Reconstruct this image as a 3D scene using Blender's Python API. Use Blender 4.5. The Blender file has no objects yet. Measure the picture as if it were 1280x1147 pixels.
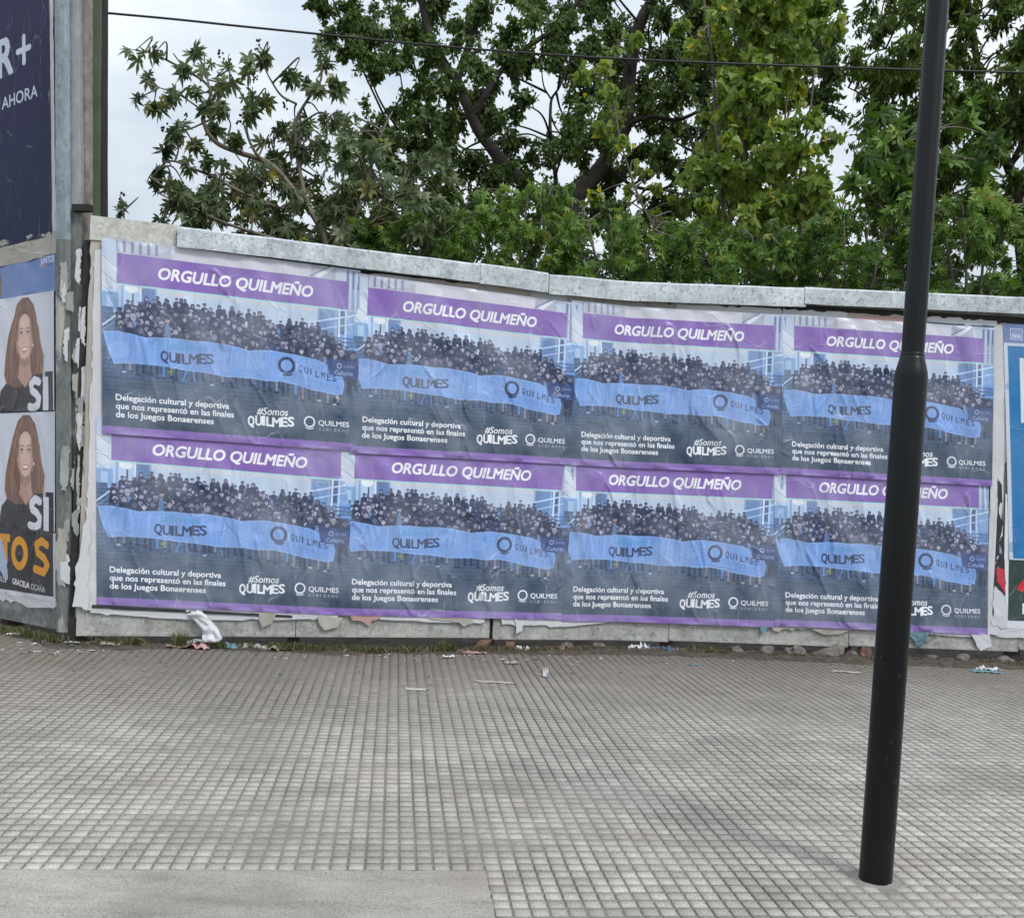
import bpy, bmesh, math, random
import numpy as np
from mathutils import Vector, Matrix, noise

# ------------------------------------------------------------------ camera, sky, sun
scene = bpy.context.scene
col = scene.collection
F_PX, CX, CY = 1279.19, 640.0, 637.65
CAM = np.array([0.0, 0.0, 1.2])
PITCH, ROLL = math.radians(0.1292), math.radians(2.423)
Fv = np.array([0, math.cos(PITCH), -math.sin(PITCH)])
U0 = np.array([0, math.sin(PITCH), math.cos(PITCH)])
R0 = np.array([1.0, 0, 0])
Rv = math.cos(ROLL) * R0 + math.sin(ROLL) * U0
Uv = -math.sin(ROLL) * R0 + math.cos(ROLL) * U0
cam_d = bpy.data.cameras.new('camera')
cam = bpy.data.objects.new('camera', cam_d)
col.objects.link(cam)
cam.matrix_world = Matrix(((Rv[0], Uv[0], -Fv[0], CAM[0]), (Rv[1], Uv[1], -Fv[1], CAM[1]),
                           (Rv[2], Uv[2], -Fv[2], CAM[2]), (0, 0, 0, 1)))
cam_d.sensor_fit = 'HORIZONTAL'
cam_d.sensor_width = 36.0
cam_d.lens = F_PX / 1280.0 * 36.0
cam_d.shift_y = (CY - 573.5) / 1280.0
cam_d.clip_start = 0.05
cam_d.clip_end = 3000
scene.camera = cam

SUN_EL, SUN_AZ = math.radians(48), math.radians(138)     # azimuth from +Y, clockwise
world = bpy.data.worlds.new('World')
scene.world = world
world.use_nodes = True
wn, wl = world.node_tree.nodes, world.node_tree.links
wn.clear()
wo = wn.new('ShaderNodeOutputWorld'); bg = wn.new('ShaderNodeBackground')
sky = wn.new('ShaderNodeTexSky'); sky.sky_type = 'NISHITA'; sky.sun_disc = False
sky.sun_elevation = SUN_EL; sky.sun_rotation = SUN_AZ
sc1 = wn.new('ShaderNodeVectorMath'); sc1.operation = 'SCALE'; sc1.inputs['Scale'].default_value = 1.0
tc = wn.new('ShaderNodeTexCoord'); mp = wn.new('ShaderNodeMapping'); mp.inputs['Scale'].default_value = (1.0, 1.0, 2.4)
nz = wn.new('ShaderNodeTexNoise'); nz.inputs['Scale'].default_value = 2.6; nz.inputs['Detail'].default_value = 6
nz.inputs['Roughness'].default_value = 0.55
rp = wn.new('ShaderNodeValToRGB')
rp.color_ramp.elements[0].position = 0.40; rp.color_ramp.elements[0].color = (5.8, 6.6, 7.5, 1)
rp.color_ramp.elements[1].position = 0.60; rp.color_ramp.elements[1].color = (8.4, 8.9, 9.4, 1)
mx = wn.new('ShaderNodeMix'); mx.data_type = 'RGBA'; mx.inputs[0].default_value = 0.9
wl.new(tc.outputs['Generated'], mp.inputs['Vector']); wl.new(mp.outputs[0], nz.inputs['Vector'])
wl.new(nz.outputs[0], rp.inputs[0])
wl.new(sky.outputs[0], sc1.inputs[0])
wl.new(sc1.outputs[0], mx.inputs[6]); wl.new(rp.outputs[0], mx.inputs[7])
sp_ = wn.new('ShaderNodeSeparateXYZ'); wl.new(tc.outputs['Generated'], sp_.inputs[0])
zm = wn.new('ShaderNodeMath'); zm.operation = 'MULTIPLY_ADD'; zm.use_clamp = False; zm.inputs[1].default_value = 0.85; zm.inputs[2].default_value = 0.74
zc = wn.new('ShaderNodeMath'); zc.operation = 'MAXIMUM'; zc.inputs[1].default_value = 0.0
wl.new(sp_.outputs[2], zc.inputs[0]); wl.new(zc.outputs[0], zm.inputs[0])
sg = wn.new('ShaderNodeVectorMath'); sg.operation = 'SCALE'; wl.new(mx.outputs[2], sg.inputs[0]); wl.new(zm.outputs[0], sg.inputs['Scale'])
wl.new(sg.outputs[0], bg.inputs[0]); bg.inputs[1].default_value = 0.1
wl.new(bg.outputs[0], wo.inputs[0])

sun_d = bpy.data.lights.new('sun', 'SUN'); sun_d.energy = 1.5; sun_d.angle = math.radians(14); sun_d.color = (1, 0.965, 0.91)
sun = bpy.data.objects.new('sun', sun_d); col.objects.link(sun)
sdir = Vector((math.sin(SUN_AZ) * math.cos(SUN_EL), math.cos(SUN_AZ) * math.cos(SUN_EL), math.sin(SUN_EL)))
sun.rotation_euler = sdir.to_track_quat('Z', 'Y').to_euler()
scene.view_settings.view_transform = 'Standard'
scene.view_settings.look = 'None'
scene.view_settings.gamma = 1.0
scene.view_settings.use_curve_mapping = False
scene.view_settings.exposure = 0.2

# ------------------------------------------------------------------ helpers
rng = np.random.default_rng(7)
random.seed(7)

def ray(x, y):
    return Fv + Rv * (x - CX) / F_PX - Uv * (y - CY) / F_PX

def at(x, y, depth):
    d = ray(x, y)
    return CAM + d * (depth / d[1])

GA, GB, GC = 0.06, -0.004, 0.0307
def zg(x, y):
    w = min(max((-x - 0.6) / 2.2, 0), 1) * min(max((y - 4.4) / 1.6, 0), 1)
    return GA + GC * y + GB * x + 0.055 * w * w * (3 - 2 * w)

def ground_at(px, py):
    d = ray(px, py)
    t = (GA - CAM[2]) / (d[2] - GC * d[1] - GB * d[0])
    for _ in range(6):
        p = CAM + t * d
        t = t * (CAM[2] - zg(p[0], p[1])) / (CAM[2] - p[2])
    return CAM + t * d

def verge_at(px, py, back=0.03):
    p = ground_at(px, py)
    lim = (5.95 + (-2.6 - p[0]) * 0.72 if p[0] < -2.6 else wall_front(p[0])) - back
    if p[1] > lim: p[1] = lim
    p[2] = zg(p[0], p[1]) + (0.012 if p[1] > lim - 0.08 else 0.0)
    return p

WX, WY, WA, WB = 0.73606, 6.91362, 0.285113, 0.0496744
NA = np.array([math.sin(WA), -math.cos(WA)]); NB = np.array([math.sin(WB), -math.cos(WB)])
def wall_pt(s, z, off=0.0):
    """point on the hoarding: s along it, z up, off towards the pavement"""
    if s < 0: p = (WX + s * math.cos(WA), WY + s * math.sin(WA))
    else: p = (WX + s * math.cos(WB), WY + s * math.sin(WB))
    k = min(max((s + 0.15) / 0.3, 0), 1)
    n = NA * (1 - k) + NB * k
    return np.array([p[0] + n[0] * off, p[1] + n[1] * off, z])

LC = np.array([-2.6656, 6.05]); LT = math.radians(144)
LN = np.array([-math.sin(LT), -abs(math.cos(LT))]); LE = np.array([math.cos(LT), math.sin(LT)])
LN = np.array([-LE[1], LE[0]]); LN = LN if LN @ (-LC) > 0 else -LN
def left_pt(t, z, off=0.0):
    """point on the left billboard: t from its right edge leftwards"""
    p = LC + LE * t + LN * off
    return np.array([p[0], p[1], z])

def tag(o, label=None, cat=None, group=None, kind=None):
    if label: o['label'] = label
    if cat: o['category'] = cat
    if group: o['group'] = group
    if kind: o['kind'] = kind
    return o

def link(name, me, parent=None):
    o = bpy.data.objects.new(name, me); col.objects.link(o)
    if parent is not None: o.parent = parent
    return o

def empty(name, loc, label=None, cat=None, group=None):
    o = bpy.data.objects.new(name, None); col.objects.link(o)
    o.location = Vector(loc)
    o.empty_display_size = 0.1
    return tag(o, label, cat, group)

def mesh_np(name, V, Fc, mat, smooth=False, tone=None, uv=None, mat2=None, mi=None):
    V = np.asarray(V, dtype=np.float32); me = bpy.data.meshes.new(name)
    Fc = np.asarray(Fc, dtype=np.int32); k = Fc.shape[1]; n = len(Fc)
    me.vertices.add(len(V)); me.vertices.foreach_set('co', V.ravel())
    me.loops.add(n * k); me.loops.foreach_set('vertex_index', Fc.ravel())
    me.polygons.add(n); me.polygons.foreach_set('loop_start', np.arange(0, n * k, k, dtype=np.int32))
    me.polygons.foreach_set('loop_total', np.full(n, k, dtype=np.int32))
    if smooth: me.polygons.foreach_set('use_smooth', np.ones(n, dtype=bool))
    me.update(calc_edges=True)
    if tone is not None:
        a = me.attributes.new('tone', 'FLOAT', 'POINT'); a.data.foreach_set('value', np.asarray(tone, dtype=np.float32))
    if uv is not None:
        l = me.uv_layers.new(name='uv'); l.data.foreach_set('uv', np.asarray(uv, dtype=np.float32)[Fc.ravel()].ravel())
    if mat: me.materials.append(mat)
    if mat2: me.materials.append(mat2); me.polygons.foreach_set('material_index', np.asarray(mi, dtype=np.int32))
    return me

def child_local(o, parent):
    """parent without moving: meshes are written in world space, parents only translate"""
    o.parent = parent
    o.matrix_parent_inverse = Matrix.Translation(-parent.location)
    return o

def bm_obj(name, bm, mat, parent=None, smooth=False):
    bmesh.ops.recalc_face_normals(bm, faces=bm.faces)
    me = bpy.data.meshes.new(name); bm.to_mesh(me); bm.free()
    if mat: me.materials.append(mat)
    if smooth:
        for p in me.polygons: p.use_smooth = True
    o = bpy.data.objects.new(name, me); col.objects.link(o)
    if parent is not None: child_local(o, parent)
    return o

def prism(bm, low, high):
    """closed prism from two equal loops of points"""
    a = [bm.verts.new(Vector(p)) for p in low]; b = [bm.verts.new(Vector(p)) for p in high]
    n = len(a)
    bm.faces.new(a[::-1]); bm.faces.new(b)
    for i in range(n): bm.faces.new((a[i], a[(i + 1) % n], b[(i + 1) % n], b[i]))

def tube(pts, radii, sides=7):
    """numpy tube along a polyline"""
    pts = np.asarray(pts, float); n = len(pts)
    T = np.gradient(pts, axis=0); T /= np.linalg.norm(T, axis=1)[:, None] + 1e-9
    ref = np.array([0.13, 0.91, 0.2]); V = []
    for i in range(n):
        a = np.cross(T[i], ref); a /= np.linalg.norm(a) + 1e-9; b = np.cross(T[i], a)
        ang = np.arange(sides) * 2 * math.pi / sides
        V.append(pts[i] + radii[i] * (np.cos(ang)[:, None] * a + np.sin(ang)[:, None] * b))
    V = np.concatenate(V); Fc = []
    for i in range(n - 1):
        for k in range(sides):
            Fc.append((i * sides + k, i * sides + (k + 1) % sides, (i + 1) * sides + (k + 1) % sides, (i + 1) * sides + k))
    return V, np.array(Fc)

def join(parts):
    Vs, Fs, o = [], [], 0
    for V, Fc in parts:
        Vs.append(V); Fs.append(Fc + o); o += len(V)
    return np.concatenate(Vs), np.concatenate(Fs)

def smooth_line(pts, n=6):
    """Catmull-Rom resample"""
    P = np.asarray(pts, float)
    if len(P) < 3: return np.array([P[0] + (P[-1] - P[0]) * t for t in np.linspace(0, 1, n + 1)])
    Q = np.vstack([2 * P[0] - P[1], P, 2 * P[-1] - P[-2]]); out = []
    for i in range(1, len(Q) - 2):
        for t in np.linspace(0, 1, n, endpoint=False):
            a, b, c, d = Q[i - 1], Q[i], Q[i + 1], Q[i + 2]
            out.append(0.5 * ((2 * b) + (c - a) * t + (2 * a - 5 * b + 4 * c - d) * t * t + (3 * b - a - 3 * c + d) * t ** 3))
    out.append(P[-1]); return np.array(out)

# ------------------------------------------------------------------ materials
def mat_new(name):
    m = bpy.data.materials.new(name); m.use_nodes = True
    nt = m.node_tree; b = nt.nodes['Principled BSDF']
    return m, nt, b

def N(nt, typ, **kw):
    n = nt.nodes.new(typ)
    for k, v in kw.items():
        if k in n.inputs.keys(): n.inputs[k].default_value = v
        else: setattr(n, k, v)
    return n

def ramp(nt, src, stops):
    r = nt.nodes.new('ShaderNodeValToRGB'); e = r.color_ramp.elements
    while len(e) > len(stops): e.remove(e[-1])
    while len(e) < len(stops): e.new(1)
    for i, (p, c) in enumerate(stops):
        e[i].position = p; e[i].color = (c, c, c, 1) if isinstance(c, (int, float)) else (*c, 1)
    nt.links.new(src, r.inputs[0]); return r

def mixc(nt, fac, a, b, blend='MIX'):
    m = nt.nodes.new('ShaderNodeMix'); m.data_type = 'RGBA'; m.blend_type = blend
    for idx, v in ((0, fac), (6, a), (7, b)):
        if isinstance(v, (int, float)): m.inputs[idx].default_value = v
        elif isinstance(v, tuple): m.inputs[idx].default_value = (*v, 1)
        else: nt.links.new(v, m.inputs[idx])
    return m.outputs[2]

def pos(nt, scale=(1, 1, 1)):
    g = nt.nodes.new('ShaderNodeNewGeometry'); m = nt.nodes.new('ShaderNodeMapping'); m.inputs['Scale'].default_value = scale
    nt.links.new(g.outputs['Position'], m.inputs['Vector']); return m.outputs[0]

def noise_t(nt, vec, scale, detail=4, rough=0.55):
    n = nt.nodes.new('ShaderNodeTexNoise'); n.inputs['Scale'].default_value = scale
    n.inputs['Detail'].default_value = detail; n.inputs['Roughness'].default_value = rough
    nt.links.new(vec, n.inputs['Vector']); return n.outputs[0]

def bump(nt, b, height, strength=0.3, dist=0.01):
    n = nt.nodes.new('ShaderNodeBump'); n.inputs['Strength'].default_value = strength; n.inputs['Distance'].default_value = dist
    nt.links.new(height, n.inputs['Height']); nt.links.new(n.outputs[0], b.inputs['Normal'])

def srgb(r, g, b):
    f = lambda c: (c / 255 / 12.92) if c / 255 <= 0.04045 else ((c / 255 + 0.055) / 1.055) ** 2.4
    return (f(r), f(g), f(b))

def simple(name, c, rough=0.7, metal=0.0, var=0.25, scale=12, bmp=0.2):
    m, nt, b = mat_new(name); p = pos(nt)
    n1 = noise_t(nt, p, scale, 6)
    r = ramp(nt, n1, [(0.3, tuple(x * (1 - var) for x in c)), (0.7, tuple(min(1, x * (1 + var)) for x in c))])
    nt.links.new(r.outputs[0], b.inputs['Base Color'])
    b.inputs['Roughness'].default_value = rough; b.inputs['Metallic'].default_value = metal
    if bmp: bump(nt, b, n1, bmp, 0.005)
    return m

# pavement: worn grey mosaic cement, dirtier towards the wall
def pavement_mat(name, tone_lo, tone_hi, speckle=True, slab=False):
    m, nt, b = mat_new(name); p = pos(nt)
    big = noise_t(nt, p, 0.9, 5, 0.6); mid = noise_t(nt, p, 5.0, 5, 0.6); fine = noise_t(nt, p, 190.0, 3, 0.7)
    base = ramp(nt, big, [(0.32, tone_lo), (0.68, tone_hi)]).outputs[0]
    base = mixc(nt, 0.55, base, ramp(nt, mid, [(0.3, 0.72), (0.7, 1.1)]).outputs[0], 'MULTIPLY')
    if speckle:
        base = mixc(nt, 0.6, base, ramp(nt, fine, [(0.34, 0.35), (0.5, 0.95), (0.66, 1.45)]).outputs[0], 'MULTIPLY')
    at_ = N(nt, 'ShaderNodeAttribute', attribute_name='tone')
    base = mixc(nt, 1.0, base, ramp(nt, at_.outputs['Fac'], [(0.0, 0.76), (1.0, 1.16)]).outputs[0], 'MULTIPLY')
    # brown dirt near the wall, reddish stains here and there
    g = nt.nodes.new('ShaderNodeNewGeometry'); sx = nt.nodes.new('ShaderNodeSeparateXYZ'); nt.links.new(g.outputs['Position'], sx.inputs[0])
    ma = N(nt, 'ShaderNodeMath', operation='MULTIPLY_ADD'); nt.links.new(sx.outputs[0], ma.inputs[0]); ma.inputs[1].default_value = -0.21
    nt.links.new(sx.outputs[1], ma.inputs[2])
    mb = N(nt, 'ShaderNodeMath', operation='MULTIPLY_ADD'); nt.links.new(mid, mb.inputs[0]); mb.inputs[1].default_value = 1.3
    nt.links.new(ma.outputs[0], mb.inputs[2])
    d = ramp(nt, mb.outputs[0], [(0.0, 0.0), (1.0, 1.0)])
    mr = N(nt, 'ShaderNodeMapRange'); nt.links.new(mb.outputs[0], mr.inputs['Value'])
    mr.inputs['From Min'].default_value = 5.0; mr.inputs['From Max'].default_value = 7.2; mr.inputs['To Max'].default_value = 0.82
    nt.nodes.remove(d)
    base = mixc(nt, mr.outputs[0], base, (0.145, 0.12, 0.095))
    st = ramp(nt, noise_t(nt, p, 1.7, 3), [(0.60, 0.0), (0.72, 0.35)]).outputs[0]
    dk = noise_t(nt, pos(nt, (.7, 1.3, 1)), 2.4, 7, 0.7); base = mixc(nt, ramp(nt, dk, [(0.47, 0.0), (0.62, 0.5)]).outputs[0], base, (0.19, 0.178, 0.16))
    base = mixc(nt, st, base, (0.27, 0.22, 0.21))
    if slab:
        sw = noise_t(nt, pos(nt, (2.5, 9, 1)), 1.6, 6, 0.65)
        base = mixc(nt, 0.8, base, ramp(nt, sw, [(0.3, 0.74), (0.5, 0.98), (0.7, 1.12)]).outputs[0], 'MULTIPLY')
        pit = noise_t(nt, p, 28, 4, 0.6); base = mixc(nt, ramp(nt, pit, [(0.66, 0.0), (0.72, 0.5)]).outputs[0], base, (0.2, 0.19, 0.17))
    nt.links.new(base, b.inputs['Base Color']); b.inputs['Roughness'].default_value = 0.82
    b.inputs['Specular IOR Level'].default_value = 0.3
    bump(nt, b, mixc(nt, 0.5, fine, mid), 0.35 if not slab else 0.25, 0.003)
    return m
M_block = pavement_mat('paving_cement', (0.375, 0.352, 0.315), (0.52, 0.489, 0.442))
M_slab = pavement_mat('slab_cement', (0.30, 0.282, 0.25), (0.42, 0.396, 0.352), slab=True)
M_joint = pavement_mat('joint_dirt', (0.205, 0.182, 0.156), (0.34, 0.314, 0.28))
M_dirt = simple('dirt', (0.075, 0.061, 0.047), 0.95, 0, 0.5, 22, 0.6)
M_earth = simple('earth', (0.10, 0.09, 0.06), 0.95, 0, 0.4, 3, 0.4)

def galv_mat(name, lo, hi, grime, metal=0.35, rough=0.5, patch=0.0, spangle=60, stretch=(1, 1, 1)):
    m, nt, b = mat_new(name); p = pos(nt, stretch)
    vo = N(nt, 'ShaderNodeTexVoronoi', Scale=spangle); nt.links.new(p, vo.inputs['Vector'])
    sp = ramp(nt, vo.outputs['Color'], [(0.0, 0.7), (1.0, 1.15)]).outputs[0]
    n1 = noise_t(nt, p, 9, 7, 0.65); n2 = noise_t(nt, p, 38, 5, 0.7)
    base = ramp(nt, n1, [(0.3, lo), (0.68, hi)]).outputs[0]
    base = mixc(nt, 0.6, base, sp, 'MULTIPLY')
    base = mixc(nt, ramp(nt, n2, [(0.52, 0.0), (0.66, 0.75)]).outputs[0], base, grime)
    if patch:
        n3 = noise_t(nt, p, 4.5, 6, 0.6)
        base = mixc(nt, ramp(nt, n3, [(0.56, 0.0), (0.6, patch)]).outputs[0], base, (0.5, 0.49, 0.45))
    nt.links.new(base, b.inputs['Base Color']); b.inputs['Metallic'].default_value = metal; b.inputs['Roughness'].default_value = rough
    bump(nt, b, n2, 0.25, 0.004)
    return m
M_cap = galv_mat('galvanised_cap', (0.40, 0.44, 0.455), (0.74, 0.78, 0.80), (0.20, 0.22, 0.225), 0.5, 0.38, 0.0, 120)
M_panel = galv_mat('weathered_panel', (0.30, 0.30, 0.275), (0.52, 0.53, 0.50), (0.17, 0.16, 0.14), 0.1, 0.6, 0.35)
M_paint = galv_mat('chipped_white_paint', (0.5, 0.5, 0.46), (0.68, 0.68, 0.64), (0.36, 0.33, 0.27), 0.0, 0.6)
M_left = galv_mat('dull_steel_sheet', (0.16, 0.17, 0.17), (0.30, 0.32, 0.32), (0.10, 0.10, 0.095), 0.3, 0.55, 0.3)
M_corner = galv_mat('galvanised_corner', (0.22, 0.27, 0.30), (0.38, 0.43, 0.46), (0.15, 0.17, 0.18), 0.4, 0.5, 0.0, 45, (1, 1, 0.5))
M_wood = simple('weathered_wood', (0.26, 0.23, 0.20), 0.9, 0, 0.4, 14, 0.6)
M_green = simple('green_painted_steel', (0.13, 0.18, 0.12), 0.5, 0.1, 0.25, 5, 0.1)
M_dark = simple('rusty_iron_and_shade', (0.03, 0.028, 0.026), 0.8, 0.2, 0.4, 10, 0.3)  # near-black, for iron parts and the painted shadow line under the cap
M_rust = simple('rusty_post', (0.06, 0.042, 0.035), 0.9, 0.1, 0.5, 15, 0.4)
M_stone = simple('broken_concrete', (0.17, 0.15, 0.135), 0.95, 0, 0.4, 18, 0.7)
M_brick = simple('broken_brick', (0.15, 0.09, 0.07), 0.95, 0, 0.4, 18, 0.7)
M_cable = simple('cable_rubber', (0.012, 0.012, 0.012), 0.6, 0, 0.1, 5, 0)

# black enamel of the lamp post with scuffs
M_black, nt, b = mat_new('black_enamel'); p = pos(nt, (1, 1, 0.5))
n1 = noise_t(nt, p, 55, 6, 0.75); n2 = noise_t(nt, p, 3.2, 2)
sc = mixc(nt, 1.0, ramp(nt, n1, [(0.62, 0.0), (0.70, 0.6)]).outputs[0], ramp(nt, n2, [(0.52, 0.0), (0.62, 1.0)]).outputs[0], 'MULTIPLY')
nt.links.new(mixc(nt, sc, (0.004, 0.005, 0.006), (0.16, 0.16, 0.16)), b.inputs['Base Color'])
b.inputs['Roughness'].default_value = 0.33; b.inputs['Specular IOR Level'].default_value = 0.32; bump(nt, b, noise_t(nt, p, 120, 3), 0.06, 0.002)

def paper_mat(name, c, var=0.12, stain=(0.5, 0.45, 0.36), amount=0.3):
    m, nt, b = mat_new(name); p = pos(nt)
    n1 = noise_t(nt, p, 7, 6, 0.65)
    base = ramp(nt, noise_t(nt, p, 2.5, 4), [(0.3, tuple(x * (1 - var) for x in c)), (0.7, c)]).outputs[0]
    base = mixc(nt, ramp(nt, n1, [(0.55, 0.0), (0.72, amount)]).outputs[0], base, stain)
    nt.links.new(base, b.inputs['Base Color']); b.inputs['Roughness'].default_value = 0.65
    bump(nt, b, noise_t(nt, p, 30, 5, 0.6), 0.35, 0.006)
    return m
M_white = paper_mat('white_paper', (0.66, 0.67, 0.70))
M_cream = paper_mat('grimy_paper', (0.50, 0.47, 0.42), 0.3, (0.22, 0.19, 0.15), 0.6)
M_scrap = paper_mat('grey_white_paper', (0.42, 0.43, 0.42), 0.35, (0.2, 0.2, 0.18), 0.7)
M_pink = paper_mat('faded_pink_paper', (0.50, 0.31, 0.29))
M_teal = paper_mat('teal_paper', (0.16, 0.32, 0.38))
M_blue = paper_mat('blue_paper', (0.03, 0.16, 0.38))
M_peri = paper_mat('periwinkle_paper', (0.19, 0.24, 0.46))
M_navy = paper_mat('dark_blue_paper', (0.05, 0.10, 0.20))
M_blackp = paper_mat('black_paper', (0.03, 0.03, 0.04), 0.2, (0.2, 0.2, 0.2), 0.2)
M_redp = paper_mat('red_paper', (0.55, 0.05, 0.07))

def leaf_mat(name, stops, trans=0.3, rough=0.5):
    m, nt, b = mat_new(name)
    a = N(nt, 'ShaderNodeAttribute', attribute_name='tone')
    c = ramp(nt, a.outputs['Fac'], stops).outputs[0]
    n1 = noise_t(nt, pos(nt), 40, 2)
    c = mixc(nt, 0.5, c, ramp(nt, n1, [(0.3, 0.7), (0.7, 1.15)]).outputs[0], 'MULTIPLY')
    nt.links.new(c, b.inputs['Base Color']); b.inputs['Roughness'].default_value = rough
    b.inputs['Specular IOR Level'].default_value = 0.35
    t = N(nt, 'ShaderNodeBsdfTranslucent'); nt.links.new(mixc(nt, 1.0, c, (1.25, 1.35, 0.6), 'MULTIPLY'), t.inputs[0])
    mx = N(nt, 'ShaderNodeMixShader'); mx.inputs[0].default_value = trans
    nt.links.new(b.outputs[0], mx.inputs[1]); nt.links.new(t.outputs[0], mx.inputs[2])
    nt.links.new(mx.outputs[0], nt.nodes['Material Output'].inputs[0])
    return m
M_lf_dark = leaf_mat('broadleaf_dark', [(0, (0.046, 0.080, 0.029)), (0.5, (0.109, 0.169, 0.051)), (0.92, (0.205, 0.275, 0.099)), (1, (0.205, 0.213, 0.055))], 0.3)
M_lf_castor = leaf_mat('castor_leaf', [(0, (0.058, 0.088, 0.042)), (0.6, (0.141, 0.188, 0.088)), (0.93, (0.307, 0.338, 0.220)), (1, (0.384, 0.325, 0.044))], 0.28)
M_lf_poplar = leaf_mat('poplar_leaf', [(0, (0.115, 0.188, 0.044)), (0.6, (0.256, 0.350, 0.083)), (0.92, (0.384, 0.463, 0.121)), (1, (0.538, 0.450, 0.033))], 0.4)
M_lf_right = leaf_mat('drooping_leaf', [(0, (0.051, 0.088, 0.020)), (0.6, (0.128, 0.194, 0.039)), (1, (0.243, 0.312, 0.077))], 0.35)
M_lf_shrub = leaf_mat('shrub_leaf', [(0, (0.058, 0.112, 0.026)), (0.6, (0.166, 0.288, 0.061)), (0.95, (0.294, 0.425, 0.121)), (1, (0.358, 0.338, 0.055))], 0.33)
M_grass = leaf_mat('grass_blade', [(0, (0.045, 0.075, 0.02)), (0.5, (0.10, 0.14, 0.04)), (0.75, (0.20, 0.18, 0.09)), (1, (0.34, 0.28, 0.17))], 0.3)
M_bark = simple('bark', (0.045, 0.038, 0.032), 0.95, 0, 0.4, 9, 0.8)
M_stem = simple('castor_stem', (0.17, 0.15, 0.11), 0.8, 0, 0.3, 9, 0.3)
M_twig = simple('poplar_twig', (0.14, 0.125, 0.10), 0.85, 0, 0.3, 9, 0.3)

# ------------------------------------------------------------------ flat print, rasterised here and used as poster colour
_font_cache = {}
def glyph_tris(txt, bold):
    key = (txt, bold)
    if key in _font_cache: return _font_cache[key]
    cu = bpy.data.curves.new('t', 'FONT'); cu.body = txt; cu.size = 1.0; cu.resolution_u = 3; cu.offset = 0.0
    o = bpy.data.objects.new('t', cu); col.objects.link(o)
    bpy.context.view_layer.update()
    dg = bpy.context.evaluated_depsgraph_get(); me = bpy.data.meshes.new_from_object(o.evaluated_get(dg))
    me.calc_loop_triangles()
    V = np.array([v.co[:2] for v in me.vertices]); T = np.array([t.vertices[:] for t in me.loop_triangles])
    bpy.data.objects.remove(o); bpy.data.meshes.remove(me); bpy.data.curves.remove(cu)
    tri = V[T]
    _font_cache[key] = tri; return tri
CAPH = glyph_tris('H', 0.0)[..., 1].max()

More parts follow.
